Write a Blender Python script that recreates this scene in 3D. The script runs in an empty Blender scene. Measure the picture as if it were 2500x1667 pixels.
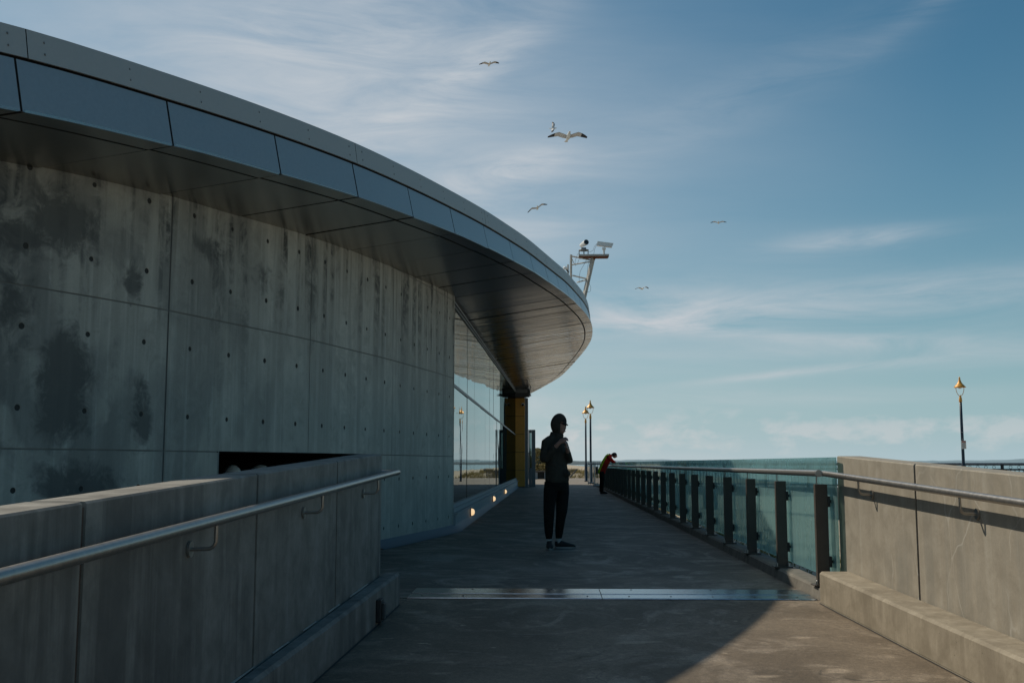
import bpy, bmesh, math, random
import numpy as np
from mathutils import Vector, Matrix

S = bpy.context.scene
COL = S.collection
R = math.radians
random.seed(7)

# ------------------------------------------------------------------ camera
# world: +Y runs along the terrace, z = 0 is the terrace floor
CAMZ = 1.12
cam = bpy.data.cameras.new('camera')
cam.sensor_width = 36.0
cam.lens = 36.0 * 2600 / 2500
cam.clip_start = 0.05
cam.clip_end = 60000
camo = bpy.data.objects.new('camera', cam)
COL.objects.link(camo)
camo.location = (0, 0, CAMZ)
camo.rotation_euler = (R(90 + 6.528), 0, R(2.09))
S.camera = camo

# ------------------------------------------------------------------ light
SUN = Vector((3.6, -2.7, -4.5)).normalized()          # direction the light travels
SUN_EL = math.asin(-SUN.z)
SUN_AZ = math.atan2(-SUN.x, -SUN.y)                    # compass angle of the sun from +Y towards +X
sl = bpy.data.lights.new('sun', 'SUN')
sl.energy = 3.7
sl.angle = R(0.55)
sl.color = (1.0, 0.90, 0.74)
so = bpy.data.objects.new('sun', sl)
COL.objects.link(so)
so.rotation_euler = SUN.to_track_quat('-Z', 'Y').to_euler()

S.view_settings.view_transform = 'Standard'
S.view_settings.look = 'None'
S.view_settings.gamma = 1.0
S.view_settings.use_curve_mapping = False
S.view_settings.exposure = -0.05

# ------------------------------------------------------------------ node helpers
def nodes_of(tree):
    n, l = tree.nodes, tree.links
    def N(t, **k):
        nd = n.new(t)
        for a, v in k.items():
            if a.startswith('i_'):
                nd.inputs[a[2:].replace('_', ' ')].default_value = v
            else:
                setattr(nd, a, v)
        return nd
    def put(sock, v):
        if v is None:
            return
        if hasattr(v, 'is_output') or isinstance(v, bpy.types.NodeSocket):
            l.new(v, sock)
        else:
            sock.default_value = v
    def M(op, a, b=None, c=None, clamp=False):
        nd = n.new('ShaderNodeMath'); nd.operation = op; nd.use_clamp = clamp
        put(nd.inputs[0], a); put(nd.inputs[1], b); put(nd.inputs[2], c)
        return nd.outputs[0]
    def mix(fac, a, b, blend='MIX'):
        nd = n.new('ShaderNodeMix'); nd.data_type = 'RGBA'; nd.blend_type = blend
        put(nd.inputs[0], fac); put(nd.inputs[6], a); put(nd.inputs[7], b)
        return nd.outputs[2]
    def ramp(fac, stops):
        nd = n.new('ShaderNodeValToRGB')
        els = nd.color_ramp.elements
        while len(els) < len(stops):
            els.new(0.5)
        for e, (p, c) in zip(els, stops):
            e.position = p
            e.color = c if len(c) == 4 else (*c, 1)
        l.new(fac, nd.inputs[0])
        return nd.outputs[0]
    def noise(vec, scale, detail=4, rough=0.55, dist=0.0):
        nd = n.new('ShaderNodeTexNoise')
        nd.inputs['Scale'].default_value = scale
        nd.inputs['Detail'].default_value = detail
        nd.inputs['Roughness'].default_value = rough
        nd.inputs['Distortion'].default_value = dist
        l.new(vec, nd.inputs['Vector'])
        return nd.outputs[0]
    def mapping(vec, scale=(1, 1, 1), loc=(0, 0, 0), rot=(0, 0, 0)):
        nd = n.new('ShaderNodeMapping')
        nd.inputs['Scale'].default_value = scale
        nd.inputs['Location'].default_value = loc
        nd.inputs['Rotation'].default_value = rot
        l.new(vec, nd.inputs['Vector'])
        return nd.outputs[0]
    return n, l, N, put, M, mix, ramp, noise, mapping

# ------------------------------------------------------------------ world
W = bpy.data.worlds.new('World')
S.world = W
W.use_nodes = True
wt = W.node_tree
wt.nodes.clear()
n, l, N, put, M, mix, ramp, noise, mapping = nodes_of(wt)
sky = N('ShaderNodeTexSky', sky_type='NISHITA', sun_disc=False)
sky.sun_elevation = SUN_EL
sky.sun_rotation = SUN_AZ
sky.altitude = 0
sky.air_density = 1.1
sky.dust_density = 0.4
sky.ozone_density = 2.2
tc = N('ShaderNodeTexCoord')
sep = N('ShaderNodeSeparateXYZ')
l.new(tc.outputs['Generated'], sep.inputs[0])
dx, dy, dz = sep.outputs
az = M('MULTIPLY', M('ARCTAN2', dx, dy), 180 / math.pi)      # degrees, 0 = straight along the terrace
el = M('MULTIPLY', M('ARCSINE', dz), 180 / math.pi)
comb = N('ShaderNodeCombineXYZ')
l.new(az, comb.inputs[0]); l.new(el, comb.inputs[1])
ae = comb.outputs[0]
# flat cloud layer coordinates
zz = M('ADD', M('MAXIMUM', dz, 0.0), 0.12)
cl = N('ShaderNodeCombineXYZ')
l.new(M('DIVIDE', dx, zz), cl.inputs[0]); l.new(M('DIVIDE', dy, zz), cl.inputs[1])
# broad thin cirrus, thicker on the sun's side of the sky
nz1 = noise(mapping(cl.outputs[0], scale=(0.5, 1.15, 1), rot=(0, 0, R(-28))), 1.0, 7, 0.58, 0.3)
nz2 = noise(mapping(cl.outputs[0], scale=(0.35, 0.5, 1), loc=(4.3, 1.7, 0)), 1.0, 3, 0.5)
sunside = M('MULTIPLY_ADD', M('COSINE', M('MULTIPLY', M('SUBTRACT', az, math.degrees(SUN_AZ)), math.pi / 180)), 1.75, -0.45, clamp=True)
veil = M('MULTIPLY', M('MULTIPLY_ADD', nz1, 1.9, -0.17, clamp=True), M('MULTIPLY', M('POWER', sunside, 1.4), M('MULTIPLY_ADD', nz2, 1.0, 0.35, clamp=True)), clamp=True)
fibre = noise(mapping(ae, scale=(0.10, 0.55, 1), rot=(0, 0, R(-12))), 1.0, 8, 0.64, 0.9)
wn2 = M('MULTIPLY_ADD', fibre, 2.6, -0.72, clamp=True)
puffn = noise(mapping(ae, scale=(0.42, 0.85, 1), loc=(3.1, 0, 0)), 1.0, 8, 0.58, 0.2)
def wisp(a0, e0, ha, he, tilt, k):
    ca, sa = math.cos(R(tilt)), math.sin(R(tilt))
    u = M('SUBTRACT', az, a0); v = M('SUBTRACT', el, e0)
    p = M('DIVIDE', M('ADD', M('MULTIPLY', u, ca), M('MULTIPLY', v, sa)), ha)
    q = M('DIVIDE', M('SUBTRACT', M('MULTIPLY', v, ca), M('MULTIPLY', u, sa)), he)
    r2 = M('ADD', M('MULTIPLY', p, p), M('MULTIPLY', q, q))
    return M('MULTIPLY', M('EXPONENT', M('MULTIPLY', r2, -1.0)), k)
wl = [(-2.4, 15.7, 3.6, 1.0, 12, .55), (-4.5, 20.8, 5.5, 1.1, 32, .38), (-15, 23.0, 10, 2.0, 14, .35), (-8, 17.5, 9, 1.5, 14, .25),
      (12, 8.1, 17, 1.0, 2, .75), (10, 6.9, 8, 0.4, -5, .55), (13.5, 4.75, 6, 0.22, 5, .6), (16, 11.4, 4.0, 0.55, 2, .55), (17, 6.0, 10, .7, 1, .4), (8, 3.4, 14, .5, 0, .35),
      (20, 22.3, 3.5, 0.6, 28, .14), (9, 18.5, 12, 1.6, 20, .16), (-1, 11.8, 3.2, 1.2, 4, .3), (24, 5.2, 8, .5, 3, .3),
      (-9, 21.5, 9, 3.2, 18, .30), (-5, 13.5, 7, 2.4, 6, .28), (-14, 18, 9, 3, 10, .22), (6, 8.6, 10, 1.6, 3, .22)]
tot = None
for w_ in wl:
    o_ = wisp(*w_)
    tot = o_ if tot is None else M('ADD', tot, o_)
wis = M('MULTIPLY', tot, wn2, clamp=True)
# low cumulus bank just above the sea and one small puff below the roof tip
cband = M('EXPONENT', M('MULTIPLY', M('POWER', M('ABSOLUTE', M('DIVIDE', M('SUBTRACT', el, 1.6), 1.4)), 2.0), -1.0))
cum = M('MULTIPLY', M('MULTIPLY_ADD', M('MULTIPLY', puffn, M('MULTIPLY_ADD', cband, 0.45, 0.62)), 6.0, -2.85, clamp=True), M('MULTIPLY', cband, 0.48))
puff = M('MULTIPLY', M('ADD', wisp(-1.6, 4.6, 1.5, 0.45, 0, .9), wisp(-2.2, 3.3, 2.2, 0.5, 0, .7)), M('MULTIPLY_ADD', puffn, 3.5, -1.2, clamp=True))
low = M('EXPONENT', M('MULTIPLY', M('MAXIMUM', el, 0.0), -0.3))
cover = M('ADD', M('ADD', veil, wis), M('ADD', cum, M('MULTIPLY', puff, 0.5)), clamp=True)
cloudcol = mix(low, (8.2, 8.9, 9.6, 1), (10.0, 9.9, 9.7, 1))
clear = mix(1.0, sky.outputs[0], (0.28, 0.82, 0.93, 1), 'MULTIPLY')
hazef = M('EXPONENT', M('MULTIPLY', M('MAXIMUM', el, 0.0), -0.118))
skyc = mix(M('MULTIPLY', hazef, 0.97), clear, (6.5, 8.4, 9.2, 1))
col = mix(cover, skyc, cloudcol)
bg = N('ShaderNodeBackground')
bg.inputs['Strength'].default_value = 0.066
l.new(col, bg.inputs['Color'])
W.cycles.sampling_method = 'MANUAL'
W.cycles.sample_map_resolution = 256
ow = N('ShaderNodeOutputWorld')
l.new(bg.outputs[0], ow.inputs['Surface'])

# ------------------------------------------------------------------ materials
MATS = {}
def material(name, build, base=None):
    m = bpy.data.materials.new(name)
    m.use_nodes = True
    t = m.node_tree
    t.nodes.clear()
    H = nodes_of(t)
    out = t.nodes.new('ShaderNodeOutputMaterial')
    sh = build(H)
    t.links.new(sh, out.inputs['Surface'])
    MATS[name] = m
    return m
def pos(H):
    g = H[0].new('ShaderNodeNewGeometry')
    return g.outputs['Position']
def P(H, color, rough=0.6, metal=0.0, bump=None, bstr=0.2, bdist=0.01, spec=0.5, **extra):
    n, l, N, put, M, mix, ramp, noise, mapping = H
    b = n.new('ShaderNodeBsdfPrincipled')
    put(b.inputs['Base Color'], color if not isinstance(color, tuple) or len(color) == 4 else (*color, 1))
    put(b.inputs['Roughness'], rough)
    put(b.inputs['Metallic'], metal)
    b.inputs['Specular IOR Level'].default_value = spec
    for k, v in extra.items():
        put(b.inputs[k.replace('_', ' ')], v)
    if bump is not None:
        bn = n.new('ShaderNodeBump')
        bn.inputs['Strength'].default_value = bstr
        bn.inputs['Distance'].default_value = bdist
        l.new(bump, bn.inputs['Height'])
        l.new(bn.outputs[0], b.inputs['Normal'])
    return b.outputs[0]
def simple(name, color, rough=0.5, metal=0.0, var=0.15, scale=8, spec=0.5):
    def f(H):
        n, l, N, put, M, mix, ramp, noise, mapping = H
        nz = noise(pos(H), scale, 5, 0.6)
        c = mix(M('MULTIPLY_ADD', nz, 2.0, -0.5, clamp=True), tuple(x * (1 - var) for x in color) + (1,), tuple(min(1, x * (1 + var)) for x in color) + (1,))
        return P(H, c, M('MULTIPLY_ADD', nz, 0.2, rough - 0.1), metal, nz, 0.08, 0.004, spec)
    return material(name, f)

def concrete(name, lo, mid, hi, stain, streak, veins=0.0, pits=0.0):
    def f(H):
        n, l, N, put, M, mix, ramp, noise, mapping = H
        p = pos(H)
        big = noise(p, 0.7, 5, 0.6, 0.4)
        fine = noise(p, 55, 4, 0.7)
        med = noise(p, 6, 6, 0.65, 0.3)
        stv = mapping(p, scale=(5.5, 5.5, 0.35))
        st = noise(stv, 1.0, 5, 0.62, 0.4)
        st2 = noise(mapping(p, scale=(16, 16, 0.7), loc=(3, 1, 0)), 1.0, 4, 0.6)
        c = mix(M('MULTIPLY_ADD', med, 3.4, -1.2, clamp=True), lo + (1,), mid + (1,))
        c = mix(M('MULTIPLY', M('MULTIPLY_ADD', st2, 4.0, -2.0, clamp=True), M('MULTIPLY_ADD', med, 2.4, -0.75, clamp=True)), c, hi + (1,))
        sm = M('MULTIPLY', M('MULTIPLY_ADD', st, 7.0, -3.1, clamp=True), M('MULTIPLY_ADD', big, 5.0, -1.9, clamp=True))
        c = mix(M('MULTIPLY', sm, streak), c, stain + (1,))
        c = mix(M('MULTIPLY_ADD', fine, 0.5, -0.12, clamp=True), c, mix(0.5, c, (0.05, 0.05, 0.05, 1)))
        h = M('ADD', M('MULTIPLY', fine, 0.5), M('MULTIPLY', med, 0.8))
        if veins:
            dv = n.new('ShaderNodeVectorMath'); dv.operation = 'ADD'
            wob = n.new('ShaderNodeTexNoise'); wob.inputs['Scale'].default_value = 3.0; l.new(p, wob.inputs['Vector'])
            sc = n.new('ShaderNodeVectorMath'); sc.operation = 'SCALE'; sc.inputs['Scale'].default_value = 0.35
            l.new(wob.outputs['Color'], sc.inputs[0]); l.new(p, dv.inputs[0]); l.new(sc.outputs[0], dv.inputs[1])
            vo = n.new('ShaderNodeTexVoronoi'); vo.feature = 'DISTANCE_TO_EDGE'; vo.inputs['Scale'].default_value = 1.0
            l.new(mapping(dv.outputs[0], scale=(2.3, 2.3, 1.1)), vo.inputs['Vector'])
            vm = M('MULTIPLY', M('MULTIPLY_ADD', vo.outputs['Distance'], -60.0, 1.0, clamp=True), M('MULTIPLY_ADD', big, 7.0, -3.4, clamp=True))
            c = mix(M('MULTIPLY', vm, veins), c, (0.55, 0.53, 0.48, 1))
        if pits:
            pv = n.new('ShaderNodeTexVoronoi'); pv.inputs['Scale'].default_value = 34.0; l.new(p, pv.inputs['Vector'])
            pm_ = M('MULTIPLY', M('MULTIPLY_ADD', pv.outputs['Distance'], -9.0, 1.6, clamp=True), M('MULTIPLY_ADD', noise(p, 12, 2, 0.5), 8.0, -4.4, clamp=True))
            c = mix(M('MULTIPLY', pm_, pits), c, (0.06, 0.05, 0.035, 1))
            h = M('SUBTRACT', h, M('MULTIPLY', pm_, 1.5))
        return P(H, c, 0.82, 0, h, 0.25, 0.006, 0.3)
    return material(name, f)

def wall_conc(H):
    n, l, N, put, M, mix, ramp, noise, mapping = H
    p = pos(H)
    sp = n.new('ShaderNodeSeparateXYZ'); l.new(p, sp.inputs[0])
    big = noise(mapping(p, scale=(1, 1, 0.6)), 0.95, 3, 0.5, 0.6)
    med = noise(p, 4.5, 8, 0.7, 0.5)
    fine = noise(p, 60, 3, 0.7)
    st = noise(mapping(p, scale=(4.0, 4.0, 0.22)), 1.0, 5, 0.6, 0.35)
    st3 = noise(mapping(p, scale=(13, 13, 0.4), loc=(1, 5, 2)), 1.0, 5, 0.6, 0.2)
    c = mix(M('MULTIPLY_ADD', med, 3.0, -1.0, clamp=True), (0.37, 0.345, 0.295, 1), (0.60, 0.56, 0.48, 1))
    c = mix(M('MULTIPLY', M('MULTIPLY_ADD', st3, 4.0, -2.1, clamp=True), 0.7), c, (0.68, 0.64, 0.56, 1))
    # run-off stains: heavier near the open end of the wall and under the roof line
    near = M('MULTIPLY_ADD', sp.outputs[1], -0.14, 1.75, clamp=True)
    top = M('MULTIPLY_ADD', sp.outputs[2], 0.55, -1.2, clamp=True)
    sm = M('MULTIPLY', M('MULTIPLY_ADD', st, 7.0, -3.1, clamp=True), M('MULTIPLY_ADD', med, 5.0, -1.9, clamp=True))
    amt = M('ADD', M('MULTIPLY', near, 0.35), M('MULTIPLY', top, 0.95), clamp=True)
    c = mix(M('MULTIPLY', sm, M('ADD', amt, 0.28, clamp=True)), c, (0.10, 0.096, 0.086, 1))
    bl = M('ADD', M('MULTIPLY', big, 0.85), M('MULTIPLY', med, 0.35))
    blot = M('MULTIPLY', M('MULTIPLY_ADD', bl, 12.0, -6.75, clamp=True), M('MULTIPLY_ADD', near, 0.8, 0.15, clamp=True))
    c = mix(M('MULTIPLY', blot, 0.86), c, (0.095, 0.098, 0.096, 1))
    # the damp patches of this wall: (y, z, half width, half height, strength)
    damp = None
    for y_, z_, hy, hzz, k in ((8.72, 1.75, .30, .60, 1.0), (8.62, 3.15, .42, .36, .95), (8.25, 2.35, .25, .5, .7), (9.50, 1.55, .16, .42, .8), (9.35, 2.75, .13, .30, .8), (8.9, 0.9, .5, .35, .8), (8.3, 2.95, .25, .2, .9), (10.3, 3.25, .3, .22, .7), (11.2, 3.1, .35, .3, .55)):
        a_ = M('DIVIDE', M('SUBTRACT', sp.outputs[1], y_), hy); b_ = M('DIVIDE', M('SUBTRACT', sp.outputs[2], z_), hzz)
        g_ = M('MULTIPLY', M('EXPONENT', M('MULTIPLY', M('ADD', M('MULTIPLY', a_, a_), M('MULTIPLY', b_, b_)), -1.0)), k)
        damp = g_ if damp is None else M('MAXIMUM', damp, g_)
    ragged = M('MULTIPLY_ADD', M('ADD', damp, M('MULTIPLY_ADD', med, 1.5, -0.75)), 3.2, -1.3, clamp=True)
    c = mix(M('MULTIPLY', ragged, 0.8), c, (0.10, 0.098, 0.09, 1))
    c = mix(M('MULTIPLY_ADD', fine, 0.6, -0.15, clamp=True), c, mix(0.4, c, (0.06, 0.06, 0.06, 1)))
    return P(H, c, 0.8, 0, M('ADD', M('MULTIPLY', fine, 0.4), med), 0.25, 0.006, 0.35)
material('wall_concrete', wall_conc)
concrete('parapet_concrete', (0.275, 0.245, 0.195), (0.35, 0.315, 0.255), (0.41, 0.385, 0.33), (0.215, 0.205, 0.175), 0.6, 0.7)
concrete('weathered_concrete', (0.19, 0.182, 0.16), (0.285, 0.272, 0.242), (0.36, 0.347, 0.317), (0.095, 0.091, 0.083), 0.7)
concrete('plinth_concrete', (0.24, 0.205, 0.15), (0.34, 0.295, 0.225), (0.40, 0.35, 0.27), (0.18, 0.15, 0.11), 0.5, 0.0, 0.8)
concrete('kerb_concrete', (0.13, 0.12, 0.10), (0.19, 0.175, 0.148), (0.25, 0.232, 0.20), (0.085, 0.08, 0.07), 0.6)
simple('hole_dark', (0.045, 0.043, 0.039), 0.95)  # dark tone paints in the shade of deeper tie holes
simple('joint_grey', (0.22, 0.215, 0.20), 0.9)
simple('joint_dark', (0.05, 0.048, 0.045), 0.9)
simple('sealant', (0.10, 0.072, 0.055), 0.85)
simple('mortar', (0.36, 0.34, 0.30), 0.9, 0, 0.3)
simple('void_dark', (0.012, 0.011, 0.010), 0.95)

def paving(c0, c1, scuff):
    def f(H):
        n, l, N, put, M, mix, ramp, noise, mapping = H
        p = pos(H)
        fine = noise(p, 90, 3, 0.75)
        grit = noise(p, 26, 4, 0.7)
        med = noise(p, 1.1, 6, 0.62, 0.5)
        strk = noise(mapping(p, scale=(0.55, 0.5, 1), rot=(0, 0, R(20))), 1.0, 7, 0.62, 2.4)
        strk2 = noise(mapping(p, scale=(1.0, 0.9, 1), rot=(0, 0, R(-24)), loc=(7, 3, 0)), 1.0, 7, 0.64, 2.8)
        spots = noise(mapping(p, scale=(1.0, 2.2, 1), loc=(2, 9, 0)), 2.6, 1, 0.3)
        specks = noise(mapping(p, scale=(1, 1.8, 1), loc=(5, 5, 0)), 7.0, 2, 0.4)
        patch = noise(mapping(p, scale=(0.35, 0.5, 1), loc=(11, 4, 0)), 1.0, 5, 0.6, 0.8)
        c = mix(M('MULTIPLY_ADD', med, 4.0, -1.5, clamp=True), c0 + (1,), c1 + (1,))
        c = mix(M('MULTIPLY', M('MULTIPLY_ADD', patch, 7.0, -3.3, clamp=True), 0.45), c, tuple(x * 0.6 for x in c0) + (1,))
        s = M('ADD', M('MULTIPLY_ADD', strk, 7.0, -3.6, clamp=True), M('MULTIPLY_ADD', strk2, 8.0, -4.35, clamp=True), clamp=True)
        c = mix(M('MULTIPLY', s, M('MULTIPLY_ADD', grit, 0.9, 0.2, clamp=True)), c, scuff + (1,))
        c = mix(M('MULTIPLY', M('MULTIPLY_ADD', spots, 16, -11.2, clamp=True), 0.55), c, tuple(x * 1.35 for x in scuff) + (1,))
        c = mix(M('MULTIPLY', M('MULTIPLY_ADD', specks, 22, -16.5, clamp=True), 0.8), c, tuple(x * 1.7 for x in scuff) + (1,))
        wb = n.new('ShaderNodeTexNoise'); wb.inputs['Scale'].default_value = 1.3; wb.inputs['Detail'].default_value = 4; l.new(p, wb.inputs['Vector'])
        wsc = n.new('ShaderNodeVectorMath'); wsc.operation = 'SCALE'; wsc.inputs['Scale'].default_value = 1.1; l.new(wb.outputs['Color'], wsc.inputs[0])
        wad = n.new('ShaderNodeVectorMath'); wad.operation = 'ADD'; l.new(p, wad.inputs[0]); l.new(wsc.outputs[0], wad.inputs[1])
        vc = n.new('ShaderNodeTexVoronoi'); vc.feature = 'DISTANCE_TO_EDGE'; vc.inputs['Scale'].default_value = 0.42; l.new(wad.outputs[0], vc.inputs['Vector'])
        crack = M('MULTIPLY', M('MULTIPLY_ADD', vc.outputs['Distance'], -130.0, 1.0, clamp=True), M('MULTIPLY_ADD', patch, 6.0, -2.6, clamp=True))
        c = mix(M('MULTIPLY', crack, 0.6), c, (0.03, 0.027, 0.024, 1))
        c = mix(M('MULTIPLY_ADD', grit, 2.6, -0.9, clamp=True), mix(0.35, c, (0.02, 0.02, 0.02, 1)), c)
        c = mix(M('MULTIPLY_ADD', fine, 2.6, -0.9, clamp=True), mix(0.5, c, (0.02, 0.02, 0.02, 1)), c)
        return P(H, c, M('MULTIPLY_ADD', s, -0.08, 0.68), 0, M('ADD', fine, M('MULTIPLY', grit, .6)), 0.5, 0.005, 0.25)
    return f
material('terrace_paving', paving((0.225, 0.182, 0.14), (0.325, 0.262, 0.204), (0.56, 0.475, 0.385)))
material('ramp_paving', paving((0.235, 0.180, 0.122), (0.35, 0.275, 0.193), (0.52, 0.42, 0.31)))
material('sand_paving', paving((0.36, 0.30, 0.23), (0.44, 0.37, 0.29), (0.5, 0.43, 0.35)))

def brushed(name, color, rough, bscale=(3, 3, 3), bstr=0.05, bdist=0.01, var=0.2, metal=1.0):
    def f(H):
        n, l, N, put, M, mix, ramp, noise, mapping = H
        p = pos(H)
        nz = noise(mapping(p, scale=bscale), 1.0, 3, 0.5, 0.3)
        nf = noise(p, 30, 4, 0.6)
        c = mix(M('MULTIPLY_ADD', nf, 2, -0.5, clamp=True), tuple(x * (1 - var) for x in color) + (1,), color + (1,))
        return P(H, c, M('MULTIPLY_ADD', nf, 0.12, rough - 0.06), metal, nz, bstr, bdist)
    return material(name, f)
def soffit_metal(H):
    # polished sheet: flat where it is fixed to the wall, oil-canned and rippled towards the far tip
    n, l, N, put, M, mix, ramp, noise, mapping = H
    p = pos(H)
    sp = n.new('ShaderNodeSeparateXYZ'); l.new(p, sp.inputs[0])
    tip = M('MULTIPLY_ADD', sp.outputs[1], 0.11, -1.95, clamp=True)
    rip = noise(mapping(p, scale=(0.55, 3.4, 1.0)), 1.0, 3, 0.5, 0.4)
    nf = noise(p, 22, 4, 0.6)
    c = mix(nf, (0.36, 0.34, 0.315, 1), (0.41, 0.385, 0.35, 1))
    return P(H, c, M('MULTIPLY_ADD', tip, -0.13, 0.24), 1.0, M('MULTIPLY', rip, M('MULTIPLY_ADD', tip, 0.9, 0.05)), 0.6, 0.05)
material('soffit_metal', soffit_metal)
brushed('fascia_metal', (0.40, 0.41, 0.405), 0.34, (1.0, 1.0, 1.6), 0.12, 0.03, 0.1, 0.6)
brushed('cap_metal', (0.42, 0.42, 0.40), 0.5, (1.3, 1.3, 1.3), 0.03, 0.02, 0.06, 0.3)
brushed('stainless', (0.40, 0.375, 0.345), 0.33, (20, 20, 20), 0.03, 0.002, 0.25, 0.8)
brushed('galvanised', (0.42, 0.42, 0.41), 0.42, (20, 20, 20), 0.03, 0.002, 0.3)
brushed('plate_steel', (0.56, 0.58, 0.60), 0.24, (2, 6, 2), 0.06, 0.005, 0.5)
simple('post_paint', (0.070, 0.056, 0.045), 0.5)
simple('black_metal', (0.02, 0.02, 0.02), 0.5)
simple('frame_grey', (0.16, 0.175, 0.18), 0.45)
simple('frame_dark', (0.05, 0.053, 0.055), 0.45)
simple('sill_grey', (0.30, 0.33, 0.345), 0.5)
simple('blue_skirting', (0.085, 0.115, 0.14), 0.6)
simple('orange_panel', (0.58, 0.265, 0.04), 0.55, 0, 0.1)
simple('mast_paint', (0.42, 0.40, 0.36), 0.55, 0, 0.2)
simple('camera_white', (0.72, 0.72, 0.70), 0.4, 0, 0.06)
simple('lens_black', (0.008, 0.008, 0.009), 0.15)
simple('rust', (0.16, 0.055, 0.025), 0.8)
simple('cable_black', (0.015, 0.015, 0.015), 0.6)
simple('lamp_gold', (0.66, 0.31, 0.05), 0.45, 0.15, 0.12)
simple('lamp_post_blue', (0.010, 0.022, 0.040), 0.4)
simple('pier_blue', (0.012, 0.022, 0.034), 0.45)
simple('pier_concrete', (0.30, 0.30, 0.29), 0.8)
simple('sign_white', (0.62, 0.61, 0.58), 0.5, 0, 0.08)
simple('sign_grey', (0.30, 0.28, 0.27), 0.5)
simple('sign_red', (0.35, 0.10, 0.07), 0.5)
simple('pale_hood', (0.80, 0.82, 0.82), 0.35)
simple('skin', (0.30, 0.155, 0.115), 0.5)
def cloth(name, color):
    def f(H):
        n, l, N, put, M, mix, ramp, noise, mapping = H
        p = pos(H)
        fold = noise(mapping(p, scale=(9, 9, 5)), 1.0, 4, 0.55, 1.6)
        c = mix(fold, tuple(x * 0.7 for x in color) + (1,), tuple(x * 1.35 for x in color) + (1,))
        return P(H, c, 0.95, 0, fold, 0.9, 0.05, 0.2)
    return material(name, f)
cloth('hoodie', (0.046, 0.040, 0.032))
cloth('trousers', (0.012, 0.0115, 0.011))
simple('cap_black', (0.008, 0.008, 0.008), 0.85)
simple('shoe_dark', (0.018, 0.017, 0.017), 0.8)
simple('shoe_sole', (0.30, 0.29, 0.28), 0.6)
simple('sock', (0.38, 0.38, 0.37), 0.9)
simple('hair', (0.010, 0.009, 0.008), 0.7)
cloth('red_jacket', (0.60, 0.03, 0.02))
simple('hivis', (0.72, 0.90, 0.04), 0.7)
simple('gull_white', (0.74, 0.73, 0.70), 0.7, 0, 0.05)
simple('gull_grey', (0.55, 0.55, 0.55), 0.7)
simple('gull_black', (0.02, 0.02, 0.022), 0.7)
simple('gull_beak', (0.5, 0.25, 0.05), 0.5)
simple('bark', (0.10, 0.08, 0.06), 0.9)
simple('timber', (0.10, 0.085, 0.07), 0.85)

def glassy(name, tint, blur, haze, hz_col):
    def f(H):
        n, l, N, put, M, mix, ramp, noise, mapping = H
        p = pos(H)
        rf = n.new('ShaderNodeBsdfTransparent')
        rf.inputs['Color'].default_value = (*tint, 1)
        df = n.new('ShaderNodeBsdfDiffuse'); df.inputs['Color'].default_value = (*hz_col, 1)
        tl = n.new('ShaderNodeBsdfTranslucent'); tl.inputs['Color'].default_value = (*hz_col, 1)
        m0 = n.new('ShaderNodeMixShader'); m0.inputs[0].default_value = 0.6
        l.new(df.outputs[0], m0.inputs[1]); l.new(tl.outputs[0], m0.inputs[2])
        dirt = noise(mapping(p, scale=(7, 7, 1.2)), 1.0, 5, 0.6, 0.4)
        m1 = n.new('ShaderNodeMixShader')
        l.new(M('MULTIPLY_ADD', dirt, haze * 1.2, haze * 0.4), m1.inputs[0])
        l.new(rf.outputs[0], m1.inputs[1]); l.new(m0.outputs[0], m1.inputs[2])
        gl = n.new('ShaderNodeBsdfGlossy'); gl.inputs['Roughness'].default_value = 0.02
        gl.inputs['Color'].default_value = (0.8, 0.9, 0.9, 1)
        fr = n.new('ShaderNodeFresnel'); fr.inputs['IOR'].default_value = 1.45
        m2 = n.new('ShaderNodeMixShader')
        l.new(M('MULTIPLY', fr.outputs[0], 0.5), m2.inputs[0])
        l.new(m1.outputs[0], m2.inputs[1]); l.new(gl.outputs[0], m2.inputs[2])
        return m2.outputs[0]
    return material(name, f)
glassy('teal_glass', (0.70, 0.875, 0.885), 0.035, 0.42, (0.42, 0.64, 0.65))

def window_glass_of(tint, ior):
  def window_glass(H):
      n, l, N, put, M, mix, ramp, noise, mapping = H
      p = pos(H)
      oi = n.new('ShaderNodeObjectInfo')
      off = n.new('ShaderNodeVectorMath'); off.operation = 'ADD'
      l.new(p, off.inputs[0])
      cx_ = n.new('ShaderNodeCombineXYZ'); l.new(M('MULTIPLY', oi.outputs['Random'], 30), cx_.inputs[2])
      l.new(cx_.outputs[0], off.inputs[1])
      wav = noise(mapping(off.outputs[0], scale=(1, 0.7, 0.55)), 1.0, 2, 0.4)
      bn = n.new('ShaderNodeBump'); bn.inputs['Strength'].default_value = 0.07; bn.inputs['Distance'].default_value = 0.06
      l.new(wav, bn.inputs['Height'])
      gl = n.new('ShaderNodeBsdfGlossy'); gl.inputs['Roughness'].default_value = 0.008
      gl.inputs['Color'].default_value = tint
      l.new(bn.outputs[0], gl.inputs['Normal'])
      tr = n.new('ShaderNodeBsdfTransparent'); tr.inputs['Color'].default_value = (0.35, 0.45, 0.45, 1)
      fr = n.new('ShaderNodeFresnel'); fr.inputs['IOR'].default_value = ior
      m = n.new('ShaderNodeMixShader')
      l.new(fr.outputs[0], m.inputs[0]); l.new(tr.outputs[0], m.inputs[1]); l.new(gl.outputs[0], m.inputs[2])
      return m.outputs[0]
  return window_glass
material('window_glass', window_glass_of((0.84, 0.92, 0.92, 1), 1.9))
material('door_glass', window_glass_of((0.24, 0.30, 0.30, 1), 1.35))

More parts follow.
